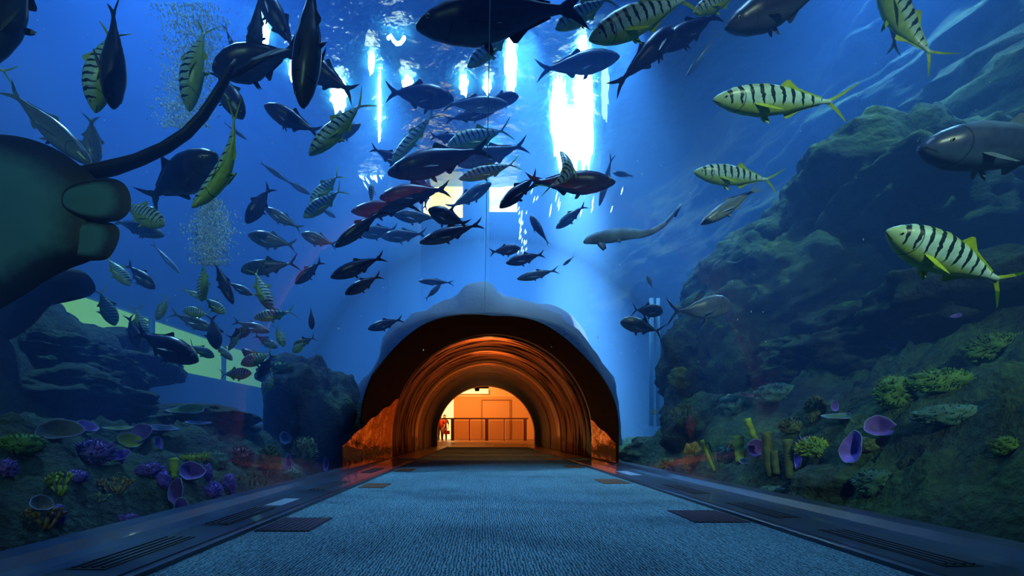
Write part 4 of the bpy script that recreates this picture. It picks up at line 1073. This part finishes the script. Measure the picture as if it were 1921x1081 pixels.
boulder(110, 745, 5.8, 280, 100, .8, reef_l, 'layered dark rock under the long lit window', 71)
boulder(360, 790, 6.6, 220, 60, .7, reef_l, 'low dark rock behind the purple cup sponges', 76)
boulder(440, 800, 7.4, 70, 40, .5, reef_l, 'small flat rock by the silver backed reef fish', 79)

# ------------------------------------------------------------------ corals and sponges
from mathutils.bvhtree import BVHTree
bpy.context.view_layer.update()
_v, _f = [], []
for o_ in list(COL.objects):
    if o_.type == 'MESH' and o_.name.split('.')[0] in ('reef_slope', 'boulder', 'reef_column'):
        k_ = len(_v); M_ = o_.matrix_world; _v += [M_ @ q.co for q in o_.data.vertices]; _f += [tuple(i+k_ for i in p_.vertices) for p_ in o_.data.polygons]
BV = BVHTree.FromPolygons(_v, _f)
def seat(x, y, D, push=0):
    """depth at which the ray through (x,y) meets the reef, so that the coral stands on rock"""
    o0 = Vector((0, 0, CZ)); d0 = (P(x, y, 5)-o0).normalized()
    h = BV.ray_cast(o0, d0)
    return h[0].y+push if h[0] is not None and 2 < h[0].y < 11 else D
def cmat(name, col, tip=None, rough=.7):
    m, N, L, b = new_mat(name)
    tc = N.new('ShaderNodeTexCoord'); nz = N.new('ShaderNodeTexNoise'); nz.inputs['Scale'].default_value = 9; nz.inputs['Detail'].default_value = 6
    L.new(tc.outputs['Object'], nz.inputs['Vector'])
    r = ramp(N, [(.3, tuple(q*.45 for q in col)), (.7, col)]); L.new(nz.outputs['Fac'], r.inputs['Fac']); L.new(r.outputs['Color'], b.inputs['Base Color'])
    b.inputs['Roughness'].default_value = rough
    return m
C_ = {'purple': cmat('purple_sponge', (.24, .13, .80)), 'violet': cmat('violet_coral', (.20, .10, .55)), 'rim': cmat('pale_rim', (.26, .28, .62)),
      'green': cmat('green_coral', (.11, .26, .05)), 'yellow': cmat('yellow_sponge', (.45, .55, .03)), 'teal': cmat('teal_coral', (.07, .20, .18)),
      'orange': cmat('orange_sponge', (.55, .28, .03)), 'grey': cmat('grey_coral', (.14, .18, .24)), 'olive': cmat('olive_tube', (.11, .15, .05)), 'blue': cmat('blue_coral', (.10, .22, .55)),
      'maroon': cmat('maroon_coral', (.25, .05, .08))}
def facing(D, x, y):  # basis at the point: right, up, toward the viewer
    c0 = P(x, y, D); tw = (Vector((0, 0, CZ))-c0).normalized(); rt = Vector((0, 0, 1)).cross(tw)*-1; rt = Vector((0, 0, 1)).cross(tw); rt.normalize(); up = tw.cross(rt); return c0, rt, up, tw
def cup_sponge(x, y, D, wpx, hpx, col, lab, ax=(0, .6, .8), seed=0, name='cup_sponge'):
    D = seat(x, y+hpx*.4, D, -.06)
    """funnel: thick-walled bowl opening along ax (right, up, toward viewer)"""
    c0, rt, up, tw = facing(D, x, y); A = (rt*ax[0]+up*ax[1]+tw*ax[2]).normalized()
    sx_, sz = wpx*D/FPX/2, hpx*D/FPX/2; Rr = (sx_+sz)/2
    root = empty(name, c0); tag(root, lab, 'sponge')
    rs = random.Random(seed); n = 30; ph = [rs.uniform(0, 6.28) for _ in range(3)]
    side = A.cross(up if abs(A.dot(up)) < .9 else rt).normalized(); s2 = A.cross(side)
    prof = [(-1.5, .10), (-1.2, .16), (-.8, .42), (-.4, .72), (-.1, .93), (0, 1.0), (0, .93), (-.12, .84), (-.42, .62), (-.75, .34), (-.95, .10), (-1, 0.01)]
    v = []; f = []; rimp = []
    for (t, r_) in prof:
        for k in range(n):
            a = 2*math.pi*k/n; wb = 1+.10*math.sin(2*a+ph[0])+.06*math.sin(3*a+ph[1])+.03*math.sin(7*a+ph[2])
            off = side*(math.cos(a)*r_*Rr*wb)+s2*(math.sin(a)*r_*Rr*wb)+A*(t*Rr*.8+.08*Rr*r_*math.sin(2*a+ph[1]))
            off = rt*off.dot(rt)*(sx_/Rr)+up*off.dot(up)*(sz/Rr)+tw*off.dot(tw)
            v.append(off)
            if (t, r_) == (0, 1.0): rimp.append(off*.985)
    for j in range(len(prof)-1):
        for k in range(n):
            a = j*n+k; b2 = j*n+(k+1) % n; f.append((a, b2, b2+n, a+n))
    me_obj('bowl', v, f, C_[col], root)
    b2 = bmesh.new(); tube(b2, rimp+[rimp[0]], [.045*Rr]*(n+1), 6, cap=False); bm_obj('rim', b2, C_['rim'], root)
    return root
def tube_sponge(x0, y0, x1, y1, D, wpx, col, lab, name='tube_sponge'):
    D = seat(x0, y0, D, -.02)
    a, b_ = P(x0, y0, D), P(x1, y1, D+.05); r_ = wpx*D/FPX/2; root = empty(name, a); tag(root, lab, 'sponge')
    b2 = bmesh.new(); n = 9; rs = random.Random(int(x0*3+y0))
    pts = [a.lerp(b_, i/n)+Vector((rs.uniform(-.12, .12)*r_, 0, 0)) for i in range(n+1)]; rad = [r_*(.85+.15*i/n+.05*math.sin(i*2.3)) for i in range(n+1)]
    t = (b_-a).normalized(); pts += [b_, b_-t*r_*.2, b_-t*r_*1.6]; rad += [r_*.92, r_*.66, r_*.55]
    bmesh.ops.translate(b2, verts=b2.verts, vec=(0, 0, 0)); tube(b2, [p-a for p in pts], rad, 14); bm_obj('tube', b2, C_[col], root)
    b2 = bmesh.new(); bas = t.orthogonal().normalized(); bb = t.cross(bas)
    tube(b2, [(b_-a)+bas*math.cos(q)*r_*.9+bb*math.sin(q)*r_*.9 for q in [2*math.pi*k/16 for k in range(17)]], [r_*.1]*17, 6, cap=False); bm_obj('lip', b2, C_['rim' if col in ('purple', 'violet') else 'yellow' if col in ('yellow', 'olive') else 'teal'], root)
    return root
def bristle_coral(x, y, D, wpx, hpx, col, lab, nsp=150, ln=.3, name='bristle_coral', dome=.9, thick=1.0, tipcol=None):
    """rounded dome set with short fingers"""
    D = seat(x, y+hpx*.25, D, 0)
    c0, rt, up, tw = facing(D, x, y); root = empty(name, c0); tag(root, lab, 'coral')
    sx_, sz = wpx*D/FPX/2, hpx*D/FPX/2; sd = min(sx_, sz)*dome
    b2 = bmesh.new(); bmesh.ops.create_icosphere(b2, subdivisions=4, radius=1); rs = random.Random(int(x*5+y)); nsp = int(nsp*1.5); ln = max(ln, .22)
    for q in b2.verts:
        p = q.co*(1+.30*fbm(q.co*2+Vector((x, y, 0)), 4)); q.co = rt*p.x*sx_*.8+up*p.z*sz*.8+tw*p.y*sd*.8
    bm_obj('dome', b2, C_[col], root)
    b2 = bmesh.new(); ga = math.pi*(3-5**.5)
    for i in range(nsp):
        zc_ = 1-2*(i+.5)/nsp; rr_ = math.sqrt(1-zc_*zc_); p = Vector((rr_*math.cos(i*ga), rr_*math.sin(i*ga), zc_))
        p += Vector((rs.gauss(0, .1), rs.gauss(0, .1), rs.gauss(0, .1))); p.normalize()
        if p.y < -.35 or p.z < -.75: continue
        base = rt*p.x*sx_*.75+up*p.z*sz*.75+tw*p.y*sd*.75; l_ = ln*min(sx_, sz)*rs.uniform(.7, 1.2)
        dr = (rt*p.x+up*(p.z+.35)+tw*p.y*.8).normalized(); th = l_*.16*thick
        tube(b2, [base, base+dr*l_*.6+Vector((rs.gauss(0, 1), rs.gauss(0, 1), rs.gauss(0, 1)))*l_*.08, base+dr*l_], [th, th*.85, th*.35], 5)
    o_ = bm_obj('fingers', b2, C_[tipcol or col], root); o_['kind'] = 'stuff'
    return root
def branch_coral(x, y, D, wpx, hpx, col, lab, seed=1, name='branching_coral', n0=5, thick=1.0, tips=None):
    D = seat(x, y+hpx*.4, D, 0)
    c0, rt, up, tw = facing(D, x, y); root = empty(name, c0-up*(hpx*D/FPX/2)); tag(root, lab, 'coral')
    rs = random.Random(seed); W_, H_ = wpx*D/FPX/2, hpx*D/FPX; b2 = bmesh.new()
    def grow(p, dr, l_, r_, lv):
        q = p+dr*l_*.5+Vector((rs.gauss(0, .05), rs.gauss(0, .05), rs.gauss(0, .05)))*l_; e = p+dr*l_
        tube(b2, [p, q, e], [r_, r_*.85, r_*.7 if lv else r_*.5], 6)
        if lv:
            for _ in range(3 if lv == 2 else 2):
                nd = (dr+rt*rs.uniform(-.9, .9)*(W_/H_+.4)+up*rs.uniform(-.1, .5)+tw*rs.uniform(-.4, .5)).normalized(); grow(e, nd, l_*rs.uniform(.5, .75), r_*.72, lv-1)
    for i in range(n0):
        u = (i/(n0-1)-.5)*2 if n0 > 1 else 0
        grow(rt*u*W_*.35, (up+rt*u*W_/H_*1.3+tw*rs.uniform(-.1, .4)).normalized(), H_*.42, H_*.045*thick, 2)
    bm_obj('branches', b2, C_[col], root); return root
# left reef
cup_sponge(112, 806, 4.3, 66, 44, 'grey', 'grey dish sponge with a pale rim, leftmost on the reef top', (0, .5, .85), 1)
cup_sponge(163, 800, 4.4, 40, 34, 'purple', 'purple sponge lobe beside the grey dish sponge', (.3, .8, .5), 2)
cup_sponge(265, 812, 4.5, 36, 42, 'purple', 'upright purple sponge next to the ribbed yellow disc', (-.6, .4, .7), 3)
cup_sponge(221, 853, 3.9, 42, 36, 'purple', 'tilted light purple cup sponge with a ragged lip', (-.3, .8, .5), 4)
cup_sponge(360, 884, 4.1, 46, 36, 'violet', 'dark hollow purple cup sponge beside the yellow tube', (-.1, .5, .85), 5)
cup_sponge(340, 968, 3.0, 33, 64, 'purple', 'tall bright purple sponge standing against the kerb', (0, .3, .95), 6)
cup_sponge(330, 922, 3.2, 26, 60, 'violet', 'narrow violet sponge fan above the bright purple one', (-.5, .4, .8), 7)
cup_sponge(78, 944, 3.3, 34, 40, 'grey', 'grey sponge with a curled light rim in the lower left', (.3, .6, .7), 8)
cup_sponge(298, 830, 4.4, 16, 26, 'purple', 'small purple sponge ear behind the big ones', (.6, .3, .7), 9)
cup_sponge(350, 768, 5.6, 60, 42, 'green', 'shallow green plate sponge with a pale curved rim', (-.1, .9, .4), 10)
cup_sponge(245, 826, 4.5, 40, 30, 'yellow', 'ribbed yellow green disc sponge', (.1, .4, .9), 11)
cup_sponge(222, 803, 4.7, 48, 16, 'green', 'flat yellow green disc above the ribbed one', (0, .9, .4), 12)
cup_sponge(536, 822, 6.0, 20, 30, 'blue', 'small blue cup sponge below the left reef column', (.2, .5, .8), 13)
cup_sponge(611, 872, 5.6, 10, 30, 'purple', 'small bright purple sponge close to the orange reflections', (.3, .3, .9), 14)
cup_sponge(541, 870, 5.4, 12, 34, 'purple', 'thin purple sponge standing under the blue cup', (.3, .3, .9), 15)
cup_sponge(373, 793, 6.3, 40, 14, 'blue', 'flat light blue sponge in front of the low dark rock', (0, .9, .5), 16)
cup_sponge(300, 803, 6.0, 60, 22, 'blue', 'wide dim blue plate at the back of the left reef', (0, .9, .5), 17)
tube_sponge(326, 898, 326, 862, 3.6, 16, 'yellow', 'bright yellow green tube sponge above the violet fan')
bristle_coral(178, 850, 4.0, 76, 56, 'violet', 'wide bristly violet coral beside the tilted cup sponge', 150)
bristle_coral(281, 884, 3.7, 56, 36, 'violet', 'round violet bristle coral with a dark underside', 150, tipcol='purple')
bristle_coral(307, 902, 3.6, 26, 40, 'purple', 'small violet tuft hanging off the round bristle coral', 80)
bristle_coral(400, 922, 3.7, 30, 36, 'purple', 'spiky violet ball, nearer of two by the kerb', 110, .45)
bristle_coral(430, 912, 3.8, 24, 52, 'violet', 'spiky violet column beside the spiky ball', 110, .45, tipcol='purple')
bristle_coral(389, 888, 4.2, 20, 40, 'violet', 'slim violet bristle coral next to the hollow cup', 80, tipcol='purple')
bristle_coral(108, 966, 3.0, 32, 44, 'violet', 'violet bristle coral at the lower left below yellow nubs', 110)
bristle_coral(240, 975, 3.0, 52, 24, 'violet', 'low violet bristle mat in the dark lower left', 120)
bristle_coral(14, 880, 3.6, 36, 44, 'violet', 'violet coral cut by the left edge', 100, tipcol='purple')
bristle_coral(143, 895, 3.6, 44, 30, 'purple', 'blurred purple coral mound between yellow corals', 110)
bristle_coral(360, 860, 4.3, 46, 14, 'yellow', 'yellow star shaped soft coral on the reef edge', 90, .8, thick=.8)
bristle_coral(386, 858, 4.4, 20, 16, 'yellow', 'little yellow star coral right of the wide one', 50, .8)
bristle_coral(40, 835, 3.9, 84, 50, 'green', 'green thread like coral patch at the left edge', 150, .25)
bristle_coral(410, 866, 4.4, 34, 44, 'teal', 'pale teal lump of coral above the spiky columns', 90, .18)
bristle_coral(505, 862, 5.4, 44, 56, 'olive', 'brown green bushy coral beneath the reef column', 130, .35)
bristle_coral(572, 850, 5.6, 50, 70, 'olive', 'dark bushy coral right of the thin purple sponge', 130, .3)
bristle_coral(455, 860, 4.9, 44, 50, 'maroon', 'dim maroon coral clump in the shade', 120, .3)
bristle_coral(545, 895, 4.9, 46, 36, 'teal', 'pale green tuft low beside the kerb', 100, .3)
bristle_coral(530, 690, 7.6, 46, 24, 'green', 'small green coral tuft on the left column shoulder', 80, .5)
branch_coral(216, 908, 3.4, 44, 40, 'orange', 'yellow orange knobbly branching coral in the lower left', 3, thick=1.6)
branch_coral(110, 905, 3.4, 26, 52, 'yellow', 'yellow knobbly coral stalks above the violet mound', 5, n0=3, thick=1.8)
branch_coral(80, 968, 3.0, 50, 50, 'orange', 'dull yellow branching coral at the foot of the grey curl', 8, n0=4, thick=1.8)
branch_coral(186, 932, 3.2, 30, 22, 'yellow', 'small yellow nub coral under the orange branches', 9, n0=3, thick=1.8)
branch_coral(262, 925, 3.3, 40, 26, 'olive', 'dark olive branching coral under the round bristle coral', 13)
branch_coral(478, 905, 4.4, 40, 60, 'olive', 'thin brown branching coral against the kerb', 17, thick=.7)
# right reef
tube_sponge(1418, 828, 1402, 786, 6.0, 12, 'yellow', 'bright green tube sponge tilted over the yellow one')
tube_sponge(1388, 868, 1386, 820, 5.6, 18, 'yellow', 'stout yellow tube sponge with orange growth beside it')
tube_sponge(1457, 890, 1453, 848, 5.0, 15, 'olive', 'short olive tube sponge between the two tall ones')
tube_sponge(1482, 898, 1477, 826, 5.0, 17, 'olive', 'tallest olive tube sponge in the dark group')
tube_sponge(1444, 894, 1438, 812, 5.3, 18, 'olive', 'tall olive tube sponge at the back of the dark group')
tube_sponge(1340, 884, 1316, 826, 6.0, 7, 'yellow', 'thin leaning yellow branch sponge by the reef foot')
tube_sponge(1345, 870, 1328, 828, 6.1, 4, 'olive', 'very thin stalk beside the leaning yellow branch')
cup_sponge(1420, 840, 5.2, 30, 36, 'violet', 'round dark purple cup beside the green tube sponge', (.1, .2, .95), 21)
cup_sponge(1597, 840, 4.2, 40, 60, 'purple', 'largest purple cup sponge on the right reef', (-.5, .2, .85), 22)
cup_sponge(1498, 850, 4.9, 16, 60, 'purple', 'folded bright purple sponge behind the green coral', (-.6, .2, .7), 23)
cup_sponge(1515, 838, 4.9, 22, 34, 'purple', 'small purple lobe next to the folded sponge', (.2, .3, .9), 24)
cup_sponge(1650, 800, 4.4, 46, 44, 'violet', 'dark blue hollow cup under the green domes', (0, .4, .9), 25)
cup_sponge(1253, 888, 7.0, 15, 22, 'grey', 'small grey sponge with a white rim next to the kerb', (0, .3, .9), 26)
cup_sponge(1400, 866, 5.4, 26, 16, 'grey', 'light grey wavy sponge below the round purple cup', (0, .7, .6), 27)
cup_sponge(1566, 762, 5.2, 12, 24, 'purple', 'small violet ear sponge below the ledge', (.3, .4, .8), 28)
cup_sponge(1674, 648, 5.4, 16, 20, 'violet', 'little mauve sponge on the ledge above the domes', (.1, .6, .7), 29)
cup_sponge(1400, 741, 6.6, 24, 16, 'maroon', 'mauve plate on the reef column above the tubes', (.3, .8, .4), 30)
cup_sponge(1794, 592, 4.6, 16, 10, 'purple', 'tiny violet sponge below the brightest striped fish', (0, .6, .7), 31)
cup_sponge(1580, 780, 5.0, 60, 20, 'teal', 'teal plate with a beaded rim beside the purple ear', (0, .85, .5), 32)
bristle_coral(1676, 738, 4.3, 70, 76, 'green', 'green dome coral with ribbed fringe, left of the table pair', 220, .22, name='dome_coral')
bristle_coral(1762, 716, 4.2, 120, 54, 'green', 'wide table coral with a yellow fringed top', 260, .25, name='table_coral')
bristle_coral(1868, 655, 3.8, 110, 66, 'green', 'highest fringed table coral at the right edge', 260, .25, name='table_coral')
bristle_coral(1524, 842, 4.5, 62, 44, 'green', 'bright green leafy coral beside the largest purple cup', 150, .35, tipcol='yellow')
bristle_coral(1530, 770, 5.2, 40, 62, 'olive', 'yellow speckled upright coral bush', 170, .3, tipcol='olive')
bristle_coral(1490, 800, 5.3, 60, 36, 'olive', 'low speckled coral running left of the coral bush', 150, .3)
bristle_coral(1452, 925, 4.2, 66, 30, 'teal', 'pale teal coral mat touching the right kerb', 160, .25)
bristle_coral(1360, 855, 5.8, 36, 40, 'teal', 'pale blue green fluffy coral by the leaning branch', 120, .3)
bristle_coral(1376, 840, 6.0, 26, 30, 'orange', 'orange growth behind the stout yellow tube', 80, .3)
bristle_coral(1255, 870, 7.6, 40, 30, 'olive', 'brown coral tuft at the far end of the right reef', 90, .3)
bristle_coral(1300, 860, 6.8, 40, 70, 'orange', 'rust brown coral wall under the reef column', 120, .15)
bristle_coral(1274, 712, 8.2, 46, 56, 'olive', 'dark round coral jutting from the column into blue water', 120, .1, name='dome_coral')
bristle_coral(1296, 800, 7.6, 22, 50, 'maroon', 'dark reddish lump hanging off the column edge', 80, .15)
bristle_coral(1452, 740, 6.2, 80, 50, 'teal', 'large dim teal coral on the face of the reef column', 140, .12)
bristle_coral(1375, 760, 6.9, 60, 50, 'teal', 'dim green coral lump below the mauve plate', 120, .15)
bristle_coral(1630, 835, 4.3, 50, 36, 'olive', 'brown green coral right of the largest purple cup', 120, .2)
bristle_coral(1886, 838, 3.2, 52, 44, 'green', 'green ringed coral knob near the right edge', 130, .15, name='dome_coral')
bristle_coral(1640, 905, 3.5, 80, 60, 'teal', 'mossy teal coral cushion on the lower boulder', 170, .12)
bristle_coral(1780, 780, 3.9, 130, 50, 'teal', 'low blue green coral crust under the table corals', 200, .12)
branch_coral(1280, 775, 7.6, 40, 50, 'olive', 'thin dark branching coral sticking into the blue gap', 23, thick=.7)
branch_coral(1266, 645, 8.4, 36, 24, 'olive', 'small twiggy coral high on the column edge', 27, thick=.6)
branch_coral(1228, 772, 9.0, 8, 12, 'yellow', 'tiny pale yellow starlike coral in the blue gap', 29, n0=3, thick=1.6)
# scattered polyp specks
pil = simple('pale_pillar_paint', (.10, .25, .5), .7)
def pillar(x0, x1, y0, y1, D, lab):
    a = P((x0+x1)/2, y1, D); b_ = P((x0+x1)/2, y0, D); b2 = bmesh.new(); r_ = (x1-x0)*D/FPX/2
    tube(b2, [a, a.lerp(b_, .5), b_], [r_]*3, 20); return tag(bm_obj('pillar', b2, pil), lab, 'pillar', 'pillars standing in the tank')
pillar(868, 918, -30, 640, 24.8, 'broad pale pillar rising behind the mound peak')
pillar(728, 790, 340, 640, 24.8, 'wide hazy pillar left of the mound peak')
pillar(1218, 1226, 560, 800, 12.5, 'thin pale pole in the blue gap, nearer the mound')
pillar(1231, 1238, 560, 800, 12.5, 'thin pale pole in the blue gap, nearer the reef column')

# ------------------------------------------------------------------ bubbles
bubm, N, L, b = new_mat('bubble_skin')
b.inputs['Base Color'].default_value = (.9, .97, 1, 1); b.inputs['Roughness'].default_value = .5
_t = N.new('ShaderNodeBsdfTranslucent'); _t.inputs[0].default_value = (.95, 1, 1, 1); _m = N.new('ShaderNodeMixShader'); _m.inputs[0].default_value = .6
L.new(b.outputs[0], _m.inputs[1]); L.new(_t.outputs[0], _m.inputs[2]); L.new(_m.outputs[0], N['Material Output'].inputs[0])
def bubbles(n, fn, D, lab, seed):
    rs = random.Random(seed); v = []; f = []
    ico = [(0, 0, 1), (0, 0, -1), (1, 0, 0), (-1, 0, 0), (0, 1, 0), (0, -1, 0)]; fc = [(0, 2, 4), (0, 4, 3), (0, 3, 5), (0, 5, 2), (1, 4, 2), (1, 3, 4), (1, 5, 3), (1, 2, 5)]
    for _ in range(n):
        x, y, r_ = fn(rs); r_ *= 1.7; c0 = P(x, y, D+rs.gauss(0, .35)); r2 = r_*D/FPX; st = rs.uniform(1, 2.6); b0 = len(v); ln = rs.uniform(-.6, .1)
        for q in ico: v.append((c0.x+q[0]*r2+ln*q[2]*r2*st*.6, c0.y+q[1]*r2, c0.z+q[2]*r2*st))
        f += [tuple(b0+i for i in t) for t in fc]
    return tag(me_obj('bubbles', v, f, bubm), lab, 'bubbles', kind='stuff')
def plume1(rs):
    t = rs.random(); y = 5+t*235; return 350+18*math.sin(y*.02)+rs.gauss(0, 34-12*t)+(10*t), y, rs.uniform(.35, 1.25)
def plume2(rs):
    t = rs.random(); y = 372+t*125; return 396+rs.gauss(0, 6+15*math.sin(min(1, t*1.3)*2.4)), y, rs.uniform(.35, 1.3)
bubbles(3200, plume1, 5.6, 'wide curtain of tiny bubbles near the upper left', 1)
bubbles(2200, plume2, 5.2, 'dense plume of small bubbles under the curved striped fish', 2)
bubbles(120, lambda rs: (rs.uniform(0, 1920), rs.uniform(0, 700), rs.uniform(.3, .8)), 6.5, 'drifting white specks all through the water', 3)

# ------------------------------------------------------------------ light
def light(kind, name, loc, energy, col, **kw):
    l_ = bpy.data.lights.new(name, kind); l_.energy = energy; l_.color = col
    for k_, v_ in kw.items(): setattr(l_, k_, v_)
    o_ = bpy.data.objects.new(name, l_); COL.objects.link(o_); o_.location = loc; return o_
def aim(o_, tgt):
    o_.rotation_euler = (Vector(tgt)-o_.location).to_track_quat('-Z', 'Y').to_euler()
def spot(name, loc, tgt, energy, col, ang, blend=1, r_=.1):
    o_ = light('SPOT', name, loc, energy, col, spot_size=R(ang), spot_blend=blend, shadow_soft_size=r_); aim(o_, tgt); return o_
BLUE = (.17, .44, 1.0); CY_ = (.30, .64, 1)
K = 1.7
spot('lamp_shaft', (3.0, 16, 12.8), (2.9, 15.5, 0), 170000*K, (.75, .92, 1), 22, r_=.4)
spot('lamp_shaft', (1.4, 15.5, 12.8), (1.1, 14.5, 0), 22000*K, CY_, 50, r_=.4)
spot('lamp_shaft', (-3.4, 16.5, 12.8), (-3.0, 16, 0), 12000*K, CY_, 62, r_=.4)
spot('lamp_shaft', (.3, 20, 12.8), (.3, 19, 0), 15000*K, CY_, 70, r_=.4)
spot('lamp_shaft', (4.0, 13.8, 12.3), (2.8, 14.2, 2), 8500*K, CY_, 64, r_=.3)
spot('lamp_shaft', (1.6, 12.2, 12.5), (1.6, 12.8, 0), 3000*K, CY_, 84, r_=.3)
spot('lamp_left', (-6.5, 10, 12.8), (-6, 10, 0), 12500*K, BLUE, 110, r_=.4)
spot('lamp_right', (9.0, 10, 12.8), (8.5, 11, 0), 7500*K, BLUE, 110, r_=.4)
spot('lamp_above', (.2, 5.2, 12.8), (.2, 5.4, 0), 14000, (.18, .42, 1), 44, r_=1.6)
spot('added_ledge_fill', (5.2, 5.5, 12.0), (5.6, 8.4, 4.0), 5200, (.35, .85, .75), 50, 1, .2)  # unseen greenish spot added to bring out the boulder ledges
# unseen whiter fill spots added behind the camera to brighten the striped fish
spot('added_side_fill', (2.0, -4.5, 5.0), (2.8, 3.2, 2.3), 3600, (.7, 1, .85), 34)
spot('added_side_fill', (-2.5, -4.5, 5.0), (-4.2, 5, 2.4), 900, (.5, 1, .9), 60)
# warm lobby lamps
spot('lobby_lamp', (-1.0, 29.0, 3.8), (-.8, 34, 1.2), 1600, (1, .40, .08), 150, .4, 0)
spot('lobby_lamp', (1.8, 24, 3.9), (1.2, 34, 1.0), 1300, (1, .36, .07), 120, .5, 0)
for yl in (10.7, 12.6, 14.9):
    spot('added_lining_fill', (.15, yl, 2.3), (.15, yl+5, .9), 60, (1, .33, .08), 165, .3, 0)  # unseen spots added in the tunnel to imitate lobby light on the lining
